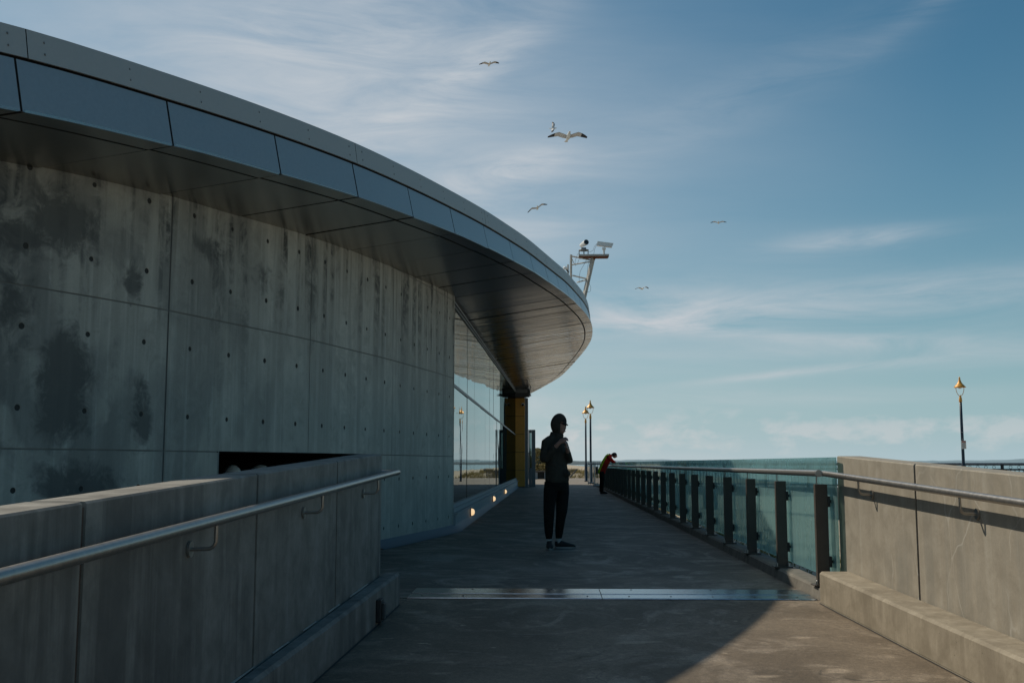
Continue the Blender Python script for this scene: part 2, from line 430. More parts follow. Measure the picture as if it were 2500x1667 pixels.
def emit(name, color, strength):
    def f(H):
        n = H[0]
        b = n.new('ShaderNodeBsdfPrincipled')
        b.inputs['Base Color'].default_value = (0.7, 0.65, 0.55, 1)
        b.inputs['Roughness'].default_value = 0.35
        b.inputs['Emission Color'].default_value = (*color, 1)
        b.inputs['Emission Strength'].default_value = strength
        return b.outputs[0]
    return material(name, f)
emit('lamp_glow', (1.0, 0.68, 0.36), 0.95)

def sand(H):
    n, l, N, put, M, mix, ramp, noise, mapping = H
    p = pos(H)
    a = noise(p, 0.25, 6, 0.6); b = noise(p, 9, 5, 0.7); far = noise(mapping(p, scale=(0.02, 0.05, 1)), 1.0, 5, 0.6)
    c = mix(M('MULTIPLY_ADD', a, 2, -0.5, clamp=True), (0.38, 0.315, 0.225, 1), (0.48, 0.405, 0.305, 1))
    c = mix(M('MULTIPLY_ADD', far, 3, -1.3, clamp=True), c, (0.42, 0.385, 0.33, 1))
    c = mix(M('MULTIPLY_ADD', b, 1.5, -0.6, clamp=True), c, (0.25, 0.20, 0.14, 1))
    return P(H, c, 0.95, 0, b, 0.5, 0.03, 0.2)
material('sand', sand)
def sea(H):
    n, l, N, put, M, mix, ramp, noise, mapping = H
    p = pos(H)
    w1 = noise(mapping(p, scale=(0.5, 0.12, 1)), 1.0, 6, 0.6, 0.3)
    foam = noise(mapping(p, scale=(0.05, 0.006, 1)), 1.0, 6, 0.65, 0.6)
    sp = n.new('ShaderNodeSeparateXYZ'); l.new(p, sp.inputs[0])
    shore = M('MULTIPLY_ADD', sp.outputs[0], -0.006, 1.0, clamp=True)
    fm = M('MULTIPLY', M('MULTIPLY_ADD', foam, 9, -5.0, clamp=True), shore)
    c = mix(fm, (0.03, 0.105, 0.115, 1), (0.62, 0.62, 0.6, 1))
    return P(H, c, M('MULTIPLY_ADD', fm, 0.5, 0.16), 0, w1, 0.5, 0.5, 0.5)
material('sea', sea)
def foliage(name, c0, c1):
    def f(H):
        n, l, N, put, M, mix, ramp, noise, mapping = H
        oi = noise(pos(H), 2.2, 3, 0.6)
        c = mix(M('MULTIPLY_ADD', oi, 2.4, -0.7, clamp=True), c0 + (1,), c1 + (1,))
        b = P(H, c, 0.75, 0, None, spec=0.25)
        t = n.new('ShaderNodeBsdfTranslucent'); l.new(c, t.inputs['Color'])
        m = n.new('ShaderNodeMixShader'); m.inputs[0].default_value = 0.25
        l.new(b, m.inputs[1]); l.new(t.outputs[0], m.inputs[2])
        return m.outputs[0]
    return material(name, f)
foliage('dune_grass', (0.14, 0.12, 0.045), (0.30, 0.235, 0.10))
foliage('green_cover', (0.06, 0.08, 0.025), (0.16, 0.16, 0.05))
foliage('leaf_dark', (0.030, 0.050, 0.040), (0.055, 0.080, 0.060))
simple('far_hill', (0.075, 0.11, 0.125), 0.95, 0, 0.3, 0.02)  # blue of the distance haze is mixed into the woodland colour
simple('far_range', (0.20, 0.29, 0.34), 0.95, 0, 0.06, 0.001)  # pale blue is distance haze painted into the hill colour

# ------------------------------------------------------------------ mesh helpers
class MB:
    def __init__(s):
        s.v = []; s.f = []; s.m = []; s.sm = []
    def add(s, vs, fs, mi=0, smooth=False):
        o = len(s.v)
        s.v += [tuple(v) for v in vs]
        for f in fs:
            s.f.append(tuple(i + o for i in f)); s.m.append(mi); s.sm.append(smooth)
        return s
    def box(s, x0, x1, y0, y1, z0, z1, mi=0):
        vs = [(x0, y0, z0), (x1, y0, z0), (x1, y1, z0), (x0, y1, z0), (x0, y0, z1), (x1, y0, z1), (x1, y1, z1), (x0, y1, z1)]
        return s.add(vs, HEXF, mi)
    def hexa(s, vs, mi=0):
        return s.add(vs, HEXF, mi)
    def bevbox(s, x0, x1, y0, y1, z0, z1, b, mi=0):
        bm = bmesh.new()
        bmesh.ops.create_cube(bm, size=1)
        for v in bm.verts:
            v.co = ((x0 + x1) / 2 + v.co.x * (x1 - x0), (y0 + y1) / 2 + v.co.y * (y1 - y0), (z0 + z1) / 2 + v.co.z * (z1 - z0))
        bmesh.ops.bevel(bm, geom=bm.edges[:], offset=b, segments=2, affect='EDGES', profile=0.5)
        s.bm(bm, mi)
        return s
    def bm(s, bm, mi=0, smooth=False):
        bm.verts.index_update()
        s.add([v.co[:] for v in bm.verts], [[v.index for v in f.verts] for f in bm.faces], mi, smooth)
        bm.free()
    def tube(s, pts, rad, seg=10, mi=0, cap=True, smooth=True, side=None):
        """pts list of 3-vectors, rad scalar / list of scalars / list of (a, b) along side and the other axis"""
        pts = [Vector(p) for p in pts]
        k = len(pts)
        if not isinstance(rad, (list, tuple)):
            rad = [rad] * k
        rings = []
        prev = None
        for i, p in enumerate(pts):
            d = (pts[min(i + 1, k - 1)] - pts[max(i - 1, 0)]).normalized()
            if side is not None:
                a = Vector(side)
            elif prev is None:
                a = Vector((0, 0, 1)) if abs(d.z) < 0.9 else Vector((1, 0, 0))
            else:
                a = prev
            a = (a - d * a.dot(d)).normalized()
            prev = a
            b = d.cross(a)
            r = rad[i]
            ra, rb = (r, r) if not isinstance(r, (list, tuple)) else r
            rings.append([p + a * (ra * math.cos(2 * math.pi * j / seg)) + b * (rb * math.sin(2 * math.pi * j / seg)) for j in range(seg)])
        vs = [v for r_ in rings for v in r_]
        fs = []
        for i in range(k - 1):
            for j in range(seg):
                j2 = (j + 1) % seg
                fs.append((i * seg + j, i * seg + j2, (i + 1) * seg + j2, (i + 1) * seg + j))
        s.add(vs, fs, mi, smooth)
        if cap:
            s.add(rings[0], [tuple(reversed(range(seg)))], mi)
            s.add(rings[-1], [tuple(range(seg))], mi)
        return s
    def ball(s, c, r, mi=0, sub=2, rot=None):
        bm = bmesh.new()
        bmesh.ops.create_icosphere(bm, subdivisions=sub, radius=1)
        rr = r if isinstance(r, (list, tuple)) else (r, r, r)
        for v in bm.verts:
            w = Vector((v.co.x * rr[0], v.co.y * rr[1], v.co.z * rr[2]))
            if rot is not None:
                w = rot @ w
            v.co = w + Vector(c)
        s.bm(bm, mi, True)
        return s
    def lathe(s, prof, c, seg=20, mi=0, smooth=True):
        """prof list of (radius, z)"""
        vs = []
        for r, z in prof:
            for j in range(seg):
                a = 2 * math.pi * j / seg
                vs.append((c[0] + r * math.cos(a), c[1] + r * math.sin(a), c[2] + z))
        fs = []
        for i in range(len(prof) - 1):
            for j in range(seg):
                j2 = (j + 1) % seg
                fs.append((i * seg + j, i * seg + j2, (i + 1) * seg + j2, (i + 1) * seg + j))
        return s.add(vs, fs, mi, smooth)
    def mesh(s, name, mats, off=(0, 0, 0)):
        me = bpy.data.meshes.new(name)
        ox, oy, oz = off
        me.from_pydata([(a - ox, b - oy, c - oz) for a, b, c in s.v], [], s.f)
        for m in (mats if isinstance(mats, (list, tuple)) else [mats]):
            me.materials.append(MATS[m])
        me.polygons.foreach_set('material_index', s.m)
        me.polygons.foreach_set('use_smooth', s.sm)
        me.update()
        return me
HEXF = [(0, 3, 2, 1), (4, 5, 6, 7), (0, 1, 5, 4), (1, 2, 6, 5), (2, 3, 7, 6), (3, 0, 4, 7)]
OFF = {}
def link(name, me, parent=None, loc=None):
    o = bpy.data.objects.new(name, me)
    COL.objects.link(o)
    if parent is not None:
        o.parent = parent
        OFF[o.name] = OFF.get(parent.name, Vector((0, 0, 0)))
    else:
        OFF[o.name] = Vector((0, 0, 0))
    if loc is not None:
        o.location = Vector(loc) - (OFF[o.name] if parent is not None else Vector((0, 0, 0)))
    return o
def build(mb, name, mats, parent=None):
    off = OFF.get(parent.name, Vector((0, 0, 0))) if parent is not None else Vector((0, 0, 0))
    return link(name, mb.mesh(name, mats, off), parent)
def tag(o, label=None, cat=None, group=None, kind=None):
    if label: o['label'] = label
    if cat: o['category'] = cat
    if group: o['group'] = group
    if kind: o['kind'] = kind
    return o
def thing(name, loc, label, cat, group=None):
    o = bpy.data.objects.new(name, None)
    COL.objects.link(o)
    o.location = loc
    o.empty_display_size = 0.2
    OFF[o.name] = Vector(loc)
    return tag(o, label, cat, group)
def curve(ks, vs):
    """smooth monotone-ish interpolation through points"""
    ks = np.array(ks, float); vs = np.array(vs, float)
    m = np.gradient(vs, ks)
    def f(t):
        t = min(max(t, ks[0]), ks[-1])
        i = int(min(max(np.searchsorted(ks, t) - 1, 0), len(ks) - 2))
        h = ks[i + 1] - ks[i]; u = (t - ks[i]) / h
        return float((2*u**3 - 3*u**2 + 1)*vs[i] + (u**3 - 2*u**2 + u)*h*m[i] + (-2*u**3 + 3*u**2)*vs[i+1] + (u**3 - u**2)*h*m[i+1])
    return f
def smooth_remesh(mb, voxel, it=6):
    me = mb.mesh('tmp', ['skin'])
    o = bpy.data.objects.new('tmp', me)
    COL.objects.link(o)
    r = o.modifiers.new('r', 'REMESH'); r.mode = 'VOXEL'; r.voxel_size = voxel
    s = o.modifiers.new('s', 'SMOOTH'); s.iterations = it; s.factor = 0.5
    dg = bpy.context.evaluated_depsgraph_get()
    me2 = bpy.data.meshes.new_from_object(o.evaluated_get(dg))
    bpy.data.objects.remove(o)
    bpy.data.meshes.remove(me)
    for p in me2.polygons:
        p.use_smooth = True
    return me2

# ================================================================== SETTING
SL = 0.04                                   # fall of the entrance ramp
RAMP_Y = 9.05
def rz(y): return -SL * (RAMP_Y - y) if y < RAMP_Y else 0.0

# ---- ground of sand and dunes
def ground_z(x, y):
    z = -1.05
    if x > 2:
        z -= 0.05 * min(x - 2, 30) * 0.8
    z += 0.16 * math.sin(x * 0.35 + 1.3) * math.sin(y * 0.22) + 0.07 * math.sin(x * 1.1 + y * 0.8)
    if y > 58:                              # dunes north of the terrace
        z += 1.2 * math.exp(-((x - 2.6) / 3.2) ** 2 - ((y - 96) / 13) ** 2)
        z += 1.55 * math.exp(-((x + 2.6) / 3.0) ** 2 - ((y - 104) / 12) ** 2)
    return z
xs = [-9000, -2500, -600, -150, -60, -30] + [-18 + i * 1.2 for i in range(60)] + [60, 75, 90, 120]
ys = [-400, -60, -20] + [-8 + i * 1.3 for i in range(102)] + [135, 160, 200, 300, 500, 900, 1500, 3000, 7000, 14000]
mb = MB()
V = []
for y in ys:
    for x in xs:
        if x < -7.0 or y > 140 or y < -8:
            z = -1.6 if x < 60 else -4.2
        else:
            z = ground_z(x, y)
        if x >= 30: z = min(z, -2.2 - (x - 30) * 0.045)
        if -9 < x < 2.0 and y < 62: z = -1.7
        V.append((x, y, z))
nx = len(xs)
mb.add(V, [(j * nx + i, j * nx + i + 1, (j + 1) * nx + i + 1, (j + 1) * nx + i) for j in range(len(ys) - 1) for i in range(nx - 1)], 0, True)
tag(build(mb, 'ground', ['sand']), 'pale beach sand and dunes around the terrace', kind='structure')

mb = MB()
mb.add([(30, -2000, -3.4), (30000, -2000, -3.4), (30000, 30000, -3.4), (30, 30000, -3.4)], [(0, 1, 2, 3)])
tag(build(mb, 'sea', ['sea']), 'teal sea reaching the horizon', kind='structure')

def ridge(name, pts, mat, label, seed):
    rnd = random.Random(seed)
    mb = MB(); vs = []
    for i in range(161):
        t = i / 160
        x = pts[0][0] + (pts[1][0] - pts[0][0]) * t
        y = pts[0][1] + (pts[1][1] - pts[0][1]) * t
        h = 0
        for a, fq in ((0.5, 2.2), (0.25, 5.1), (0.12, 13), (0.08, 33)):
            h += a * (0.5 + 0.5 * math.sin(fq * 6.28 * t + seed * fq))
        h = (0.45 + 0.55 * h) * pts[2] * (0.35 + 0.65 * math.sin(math.pi * min(1, max(0, t))) ** 0.6) + rnd.uniform(-1, 1) * pts[2] * 0.04
        d = Vector((x, y, 0)).normalized()
        w = pts[2] * 5
        for k, (dd, hh) in enumerate(((-w, -0.1), (-w * 0.45, 0.55), (0, 1.0), (w, -0.1))):
            vs.append((x + d.x * dd, y + d.y * dd, -4 + h * hh))
    fs = [(i * 4 + k, (i + 1) * 4 + k, (i + 1) * 4 + k + 1, i * 4 + k + 1) for i in range(160) for k in range(3)]
    mb.add(vs, fs, 0, True)
    tag(build(mb, name, [mat]), label, kind='structure')
ridge('hills', ((-900, 3300), (520, 3900), 22), 'far_hill', 'low dark wooded headland on the horizon', 3)
ridge('hills', ((-2000, 19000), (14000, 17000), 90), 'far_range', 'haze-tinted pale blue hill range far across the bay', 5)

# ---- terrace, ramp
# leave the sunken strip left of the ramp open: the slab starts at the building there
mb = MB()
tv = [(-3.6, 14.2), (-2.4, 9.3), (-1.0, 9.05), (2.32, 9.05), (2.32, 57.6), (-12, 57.6), (-12, 14.2)]
mb.add([(x, y, 0) for x, y in tv] + [(x, y, -0.9) for x, y in tv], [tuple(range(7))] + [(i, i + 7, (i + 1) % 7 + 7, (i + 1) % 7) for i in range(7)])
tag(build(mb, 'terrace', ['terrace_paving']), 'dark grey worn concrete terrace running beside the building', kind='structure')
mb = MB()
mb.box(-12, 5.2, 57.6, 84, -1.2, -0.012)
tag(build(mb, 'pavement', ['sand_paving']), 'sunlit sandy coloured paving beyond the terrace', kind='structure')
mb = MB()
y0, y1 = -4.0, 9.05
mb.add([(-1.95, y0, rz(y0)), (3.5, y0, rz(y0)), (2.6, y1, -0.002), (-1.45, y1, -0.002), (-1.95, y0, rz(y0) - 1.2), (3.5, y0, rz(y0) - 1.2), (2.6, y1, -1.2), (-1.45, y1, -1.2)], HEXF)
tag(build(mb, 'ramp', ['ramp_paving']), 'grey concrete entrance ramp rising to the terrace', kind='structure')

# ---- kerb under the balustrade
mb = MB()
prof = [(2.21, 0.0), (2.225, 0.085), (2.25, 0.10), (2.425, 0.10), (2.43, -1.3)]
ks = [8.95 + i * 1.0 for i in range(49)]
vs = []
for i, y in enumerate(ks):
    j = random.uniform(-0.006, 0.006)
    for x, z in prof:
        vs.append((x + j, y, z + random.uniform(-.003, .003)))
m_ = len(prof)
mb.add(vs, [(i * m_ + k, i * m_ + k + 1, (i + 1) * m_ + k + 1, (i + 1) * m_ + k) for i in range(len(ks) - 1) for k in range(m_ - 1)] + [tuple(range(m_))])
tag(build(mb, 'kerb', ['kerb_concrete']), 'low concrete kerb carrying the glass balustrade', kind='structure')

# ================================================================== BUILDING
EY = [0.0, 1.4, 2.9, 4.3, 5.7, 7.16, 8.43, 9.66, 10.87, 12.07, 13.28, 14.41, 15.57, 16.69, 18.0, 19.38, 20.83, 22.2, 24.29, 26.6, 28.6, 30.5, 33.0, 37.6, 42.0, 46.0, 51.0, 56.4, 59.5]
EX = [-11.6, -9.6, -7.9, -6.35, -4.95, -3.81, -3.1, -2.5, -1.99, -1.57, -1.19, -0.86, -0.56, -0.29, -0.03, 0.20, 0.42, 0.60, 0.85, 1.04, 1.13, 1.165, 1.12, 0.92, 0.68, 0.40, -0.22, -1.02, -1.6]
edge_x = curve(EY, EX)
WYs = [2.2, 3.4, 4.6, 6, 7.1, 8.33, 9.54, 10.82, 12.01, 13.29, 14.46, 15.68, 16.83, 17.9]
WXs = [-11.0, -9.2, -7.5, -6, -5.0, -4.26, -3.68, -3.25, -2.85, -2.53, -2.25, -2.02, -1.80, -1.63]
wall_x = curve(WYs, WXs)
def inner_x(y): return wall_x(y) if y < 17.9 else -1.70
def sof_z(x, y): return 4.2 + 0.157 * x + 0.02 * max(0.0, y - 17) * min(1, max(0, y - 17) / 3)
def fas_h(y): return 0.43 - 0.011 * min(max(y - 6, 0), 12)

bld = thing('library_building', (-6, 20, 0), 'long curved building with raw concrete wall, glass front and sweeping metal roof', 'building')

# ---- roof
roofdeck = MB()
yy = [0.0 + i * 0.6 for i in range(100)]
vs = []
for y in yy:
    e = edge_x(y); zb = sof_z(e, y) + fas_h(y) + 0.2
    row = [(e - 0.10, zb - 0.05), (e - 0.6, zb + 0.02), (e - 2.5, zb - 0.05), (min(e - 4, -9.0), min(zb - 0.2, 4.3)), (-16.5, 4.0), (-16.5, 3.0)]
    for x, z in row:
        vs.append((x, y, z))
roofdeck.add(vs, [(i * 6 + k, i * 6 + k + 1, (i + 1) * 6 + k + 1, (i + 1) * 6 + k) for i in range(99) for k in range(5)])
# dark substrate behind soffit, fascia and cap joints
vs = []
for y in yy:
    e = edge_x(y); z0 = sof_z(e, y); h = fas_h(y)
    row = [(-16, sof_z(-4.5, y) + 0.06), (inner_x(y) - 1.0, sof_z(inner_x(y) - 1.0, y) + 0.06), (e - 0.05, z0 + 0.045), (e - 0.115, z0 + h), (e - 0.10, z0 + h + 0.19)]
    for x, z in row:
        vs.append((x, y, z))
roofdeck.add(vs, [(i * 5 + k, (i + 1) * 5 + k, (i + 1) * 5 + k + 1, i * 5 + k + 1) for i in range(99) for k in range(4)], 1)
for yq in (0.0, 59.4):
    e = edge_x(yq); z0 = sof_z(e, yq)
    roofdeck.add([(-16, yq, 3.5), (e - .1, yq, z0 + 0.03), (e - .1, yq, z0 + .6), (-16, yq, 4.7)], [(0, 1, 2, 3)], 1)
roof = build(roofdeck, 'roof', ['cap_metal', 'void_dark'], bld)

JY = [8.43 + 1.2 * k for k in range(-7, 43)]
def strip(y0, y1, gap, fa, fb, th, nseg=4):
    """panel between two edge functions (y -> point), thin box with thickness vector th"""
    mb = MB()
    A, B = [], []
    for i in range(nseg + 1):
        y = y0 + gap / 2 + (y1 - y0 - gap) * i / nseg
        A.append(Vector(fa(y))); B.append(Vector(fb(y)))
    vs = []
    for a, b in zip(A, B):
        vs += [a, b, b + th, a + th]
    fs = []
    for i in range(nseg):
        o, q = i * 4, (i + 1) * 4
        fs += [(o, q, q + 1, o + 1), (o + 1, q + 1, q + 2, o + 2), (o + 2, q + 2, q + 3, o + 3), (o + 3, q + 3, q, o)]
    mb.add(vs, fs)
    mb.f += [(0, 1, 2, 3), tuple(nseg * 4 + k for k in (3, 2, 1, 0))]; mb.m += [1, 1]; mb.sm += [False, False]
    return mb
BW = 0.19
for k in range(len(JY) - 1):
    y0, y1 = JY[k], JY[k + 1]
    j1, j2, j3 = (random.uniform(-.0015, .0015) for _ in range(3))
    tilt, twist = random.uniform(-.005, .005), random.uniform(-.003, .003)
    def pt(fx, dz=0.0, dx=0.0):
        return lambda y: (fx(y) + dx, y, sof_z(fx(y) + dx, y) + dz + (tilt + twist * fx(y)) * (y - (y0 + y1) / 2) / 0.6)
    build(strip(y0, y1, 0.04, pt(lambda y: inner_x(y) - 0.5, j1), pt(edge_x, j1, -BW - 0.03), Vector((0, 0, 0.02))), 'soffit_panel', ['soffit_metal', 'void_dark'], roof)
    build(strip(y0, y1, 0.04, pt(edge_x, j2, -BW), pt(edge_x, j2, -0.002), Vector((0, 0, 0.02))), 'soffit_border_panel', ['soffit_metal', 'void_dark'], roof)
    build(strip(y0, y1, 0.016, lambda y: (edge_x(y) + j3, y, sof_z(edge_x(y), y) + 0.004), lambda y: (edge_x(y) - 0.07 + j3, y, sof_z(edge_x(y), y) + fas_h(y) - 0.02), Vector((-0.02, 0, 0))), 'fascia_panel', ['fascia_metal', 'void_dark'], roof)
CY = [0.05 + 0.0] + [7.3 + 3.6 * k for k in range(-1, 15)]
for k in range(len(CY) - 1):
    build(strip(CY[k], CY[k + 1], 0.007, lambda y: (edge_x(y) - 0.055, y, sof_z(edge_x(y), y) + fas_h(y) + 0.002), lambda y: (edge_x(y) - 0.085, y, sof_z(edge_x(y), y) + fas_h(y) + 0.225), Vector((-0.025, 0, 0)), 12), 'roof_edge_panel', ['cap_metal', 'void_dark'], roof)
rv = MB()
for k in range(len(CY) - 1):
    for i in range(6):
        y = CY[k] + 0.12 + i * (CY[k + 1] - CY[k] - 0.24) / 5
        e = edge_x(y); zb = sof_z(e, y) + fas_h(y)
        for dz in (0.065, 0.155):
            rv.ball((e - 0.055 - 0.03 * dz / 0.223, y, zb + dz), (0.005, 0.011, 0.011), 0, 1)
tag(build(rv, 'rivets', ['frame_grey'], roof), kind='stuff')

# ---- concrete wall with formwork panels and tie holes
dense = [2.2 + i * 0.02 for i in range(int(round((17.9 - 2.2) / 0.02)) + 1)]
dx_ = [wall_x(y) for y in dense]
arc = np.concatenate([[0], np.cumsum(np.hypot(np.diff(dx_), np.diff(dense)))])
s_ref = float(np.interp(9.78, dense, arc))             # the open vertical joint seen left of centre
def wp(s, z, d=0.0):
    y = float(np.interp(s, arc, dense)); x = wall_x(y)
    y2 = min(max(y, 2.21), 17.88)
    tx, ty = wall_x(y2 + 0.01) - wall_x(y2 - 0.01), 0.02
    ln = math.hypot(tx, ty)
    z = min(z, sof_z(x, y) + 0.12)                     # the wall stops inside the roof
    return (x - d * ty / ln, y + d * tx / ln, z)       # d > 0 goes into the wall
ZJ = [-1.385, -0.075, 1.235, 2.545, 3.855, 5.0]
END = float(arc[-1])
wall_back = MB()
ss = [i * 0.3 for i in range(int(END / 0.3) + 1)] + [END - 0.03]
def in_open(s): return s_ref + 0.84 < s < s_ref + 4.6
rows = []
vs = []
for s_ in ss:
    vs += [wp(s_, -1.6, 0.009), wp(s_, 1.245, 0.009), wp(s_, 4.9, 0.009)]
fs = []
for i in range(len(ss) - 1):
    if not in_open((ss[i] + ss[i + 1]) / 2):
        fs.append((i * 3, i * 3 + 3, i * 3 + 4, i * 3 + 1))
    fs.append((i * 3 + 1, i * 3 + 4, i * 3 + 5, i * 3 + 2))
wall_back.add(vs, fs, 0)
# return at the glass corner
c0, c1 = wp(END, 0, 0.0), (-1.95, 18.3, 0)
wall_back.box(-2.4, c0[0] - 0.004, 17.84, 17.96, -.2, 4.05, 1)
wall = build(wall_back, 'wall', ['joint_grey', 'wall_concrete'], bld)

def cell(mb, s0, s1, z0, z1, hs, hz, hole=True):
    r = 0.022 + 0.005 * random.random()
    if not hole:
        k = 4
        vs = []
        for i in range(k + 1):
            s_ = s0 + (s1 - s0) * i / k
            vs += [wp(s_, z0), wp(s_, z1)]
        mb.add(vs, [(2 * i, 2 * i + 2, 2 * i + 3, 2 * i + 1) for i in range(k)])
        return
    sq = []
    K = 16
    for j in range(K):
        a = 2 * math.pi * j / K + math.pi / 4
        ca, sa = math.cos(a), math.sin(a)
        m = max(abs(ca), abs(sa))
        u, v = ca / m, sa / m
        su = hs + (u * (s1 - hs) if u > 0 else u * (hs - s0))
        zv = hz + (v * (z1 - hz) if v > 0 else v * (hz - z0))
        sq.append((su, zv, ca, sa))
    vs = [wp(a, b) for a, b, _, _ in sq]
    vs += [wp(hs + r * 1.15 * c, hz + r * 1.15 * s) for _, _, c, s in sq]
    vs += [wp(hs + r * c, hz + r * s, 0.004) for _, _, c, s in sq]
    vs += [wp(hs + r * 0.75 * c, hz + r * 0.9 * s, 0.0078) for _, _, c, s in sq]
    f1, f2 = [], []
    for j in range(K):
        j2 = (j + 1) % K
        f1.append((j, j2, K + j2, K + j))
        f1.append((K + j, K + j2, 2 * K + j2, 2 * K + j))
        f2.append((2 * K + j, 2 * K + j2, 3 * K + j2, 3 * K + j))
    f2.append(tuple(3 * K + j for j in range(K)))
    mb.add(vs, f1 + f2[:0])
    o = len(mb.v) - 4 * K
    for f in f2:
        mb.f.append(tuple(i + o for i in f)); mb.m.append(1); mb.sm.append(False)
PW = 2.56
g = 0.008
for k in range(-3, 4):
    p0 = s_ref + k * PW
    p1 = min(p0 + PW, END)
    if p0 < 0.2: continue
    if p1 - p0 < 0.15: continue
    gx = 0.016 if k in (0,) else 0.006
    for r_ in range(5):
        z0, z1 = ZJ[r_], ZJ[r_ + 1]
        mb = MB()
        any_ = False
        nc = 4 if p1 - p0 > 2 else 1
        for c in range(nc):
            cs0 = p0 + (p1 - p0) * c / nc; cs1 = p0 + (p1 - p0) * (c + 1) / nc
            hs = (cs0 + cs1) / 2 + 0.02
            if r_ < 2:
                if k == 0 and c == 0: cs1 = p0 + 0.84
                if k == 0 and c > 0: continue
                if k == 1 and c < 3: continue
                if k == 1: cs0 = s_ref + 4.6; hs = s_ref + 4.86
            a0 = cs0 + (gx if c == 0 else 0.0); a1 = cs1 - (g * 0.6 if c == nc - 1 else 0.0)
            zb, zt = z0 + g * 0.8, z1 - g * 0.8
            zm = (zb + zt) / 2
            if r_ == 4:
                cell(mb, a0, a1, zb, zt, hs, zm, False)
            else:
                hz0, hz1 = z0 + 0.3275, z1 - 0.3275
                has = nc == 4 or True
                cell(mb, a0, a1, zb, zm, hs, hz0, has)
                cell(mb, a0, a1, zm, zt, hs, hz1, has)
            any_ = True
        if any_:
            # edges give the panel its thickness
            e0 = p0 + gx; 
            build(mb, 'wall_panel', ['wall_concrete', 'hole_dark'], wall)
# recess behind the opening
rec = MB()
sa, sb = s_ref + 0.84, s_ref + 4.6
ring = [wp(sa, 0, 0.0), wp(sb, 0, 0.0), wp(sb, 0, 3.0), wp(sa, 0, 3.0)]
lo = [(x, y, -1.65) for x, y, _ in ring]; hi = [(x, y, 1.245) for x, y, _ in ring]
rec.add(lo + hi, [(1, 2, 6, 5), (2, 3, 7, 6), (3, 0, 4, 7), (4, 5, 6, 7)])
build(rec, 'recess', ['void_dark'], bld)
# blue painted skirting, a flat cove that follows the wall
sk = MB(); vs = []
pts = [(wp(s_, 0, -0.16)[:2], wp(s_, 0, -0.003)[:2]) for s_ in np.linspace(s_ref + 4.5, END, 14)]
pts += [((-1.50, y), (-1.60, y)) for y in (18.35, 18.9, 20.5, 23, 30, 40, 50.5)]
for (a, b) in pts:
    vs += [(a[0], a[1], 0.004), (a[0] * .5 + b[0] * .5, a[1] * .5 + b[1] * .5, 0.03), (b[0], b[1], 0.11)]
sk.add(vs, [(i * 3 + k, i * 3 + 3 + k, i * 3 + 4 + k, i * 3 + 1 + k) for i in range(len(pts) - 1) for k in range(2)], 0, True)
build(sk, 'skirting', ['blue_skirting'], bld)

# ---- glazed front
GX = -1.70
fr = MB()
fr.box(-1.80, -1.60, 17.96, 51.2, -0.1, 0.27)                # base wall below sill
fr.box(-1.80, -1.565, 17.96, 51.2, 0.272, 0.30)
fr.box(-1.80, -1.625, 17.96, 51.2, 0.302, 0.37)
fr.box(-1.80, -1.655, 17.96, 51.2, 0.372, 0.43)
win = build(fr, 'window_wall', ['sill_grey'], bld)
MY = [17.96] + [19.65 + 1.985 * i for i in range(16)] + [51.2]
def gtop(y): return sof_z(GX, y) - 0.10
for i in range(len(MY) - 1):
    y0, y1 = MY[i], MY[i + 1]
    if y1 - y0 < 0.3: continue
    for z0a, z0b, z1a, z1b in ((0.435, 0.435, 2.45, 2.45), (2.51, 2.51, gtop(y0), gtop(y1))):
        mb = MB()
        jx = random.uniform(-.002, .002)
        tw = random.uniform(-.004, .004)
        mb.add([(GX + jx, y0 + .006, z0a), (GX + jx + tw, y1 - .006, z0b), (GX + jx + tw, y1 - .006, z1b), (GX + jx, y0 + .006, z1a),
                (GX + jx - .012, y0 + .006, z0a), (GX + jx + tw - .012, y1 - .006, z0b), (GX + jx + tw - .012, y1 - .006, z1b), (GX + jx - .012, y0 + .006, z1a)],
               [(0, 1, 2, 3), (4, 7, 6, 5), (0, 4, 5, 1), (1, 5, 6, 2), (2, 6, 7, 3), (3, 7, 4, 0)])
        build(mb, 'pane', ['window_glass' if y0 < 35.0 else 'door_glass'], win)
for y in MY[1:-1]:
    mb = MB()
    mb.box(GX - 0.09, GX - 0.001, y - 0.005, y + 0.005, 0.432, gtop(y) - 0.002)
    build(mb, 'mullion', ['frame_dark'], win)
mb = MB()
mb.box(GX - 0.06, GX + 0.012, 17.965, 51.19, 2.452, 2.508)
build(mb, 'transom', ['frame_dark'], win)
for dz, x1, nm in ((0.0, 0.018, 'head_frame'), (0.033, 0.05, 'head_frame'), (0.066, 0.03, 'head_frame')):
    mb = MB(); vs = []
    for y in np.linspace(17.96, 51.2, 12):
        z = gtop(y) + dz
        vs += [(GX - 0.05, y, z), (GX + x1, y, z), (GX + x1, y, z + 0.024), (GX - 0.05, y, z + 0.024)]
    mb.add(vs, [(i * 4 + k, i * 4 + (k + 1) % 4, i * 4 + 4 + (k + 1) % 4, i * 4 + 4 + k) for i in range(11) for k in range(4)] + [(3, 2, 1, 0)])
    build(mb, nm, ['frame_grey'], win)
# dim interior seen through the glass
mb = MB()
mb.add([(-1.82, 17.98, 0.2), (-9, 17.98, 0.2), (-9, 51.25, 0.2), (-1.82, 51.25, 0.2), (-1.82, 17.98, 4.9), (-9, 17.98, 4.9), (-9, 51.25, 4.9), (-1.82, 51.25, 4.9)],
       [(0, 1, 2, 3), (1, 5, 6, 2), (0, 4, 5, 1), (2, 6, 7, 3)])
build(mb, 'interior_room', ['frame_dark'], bld)
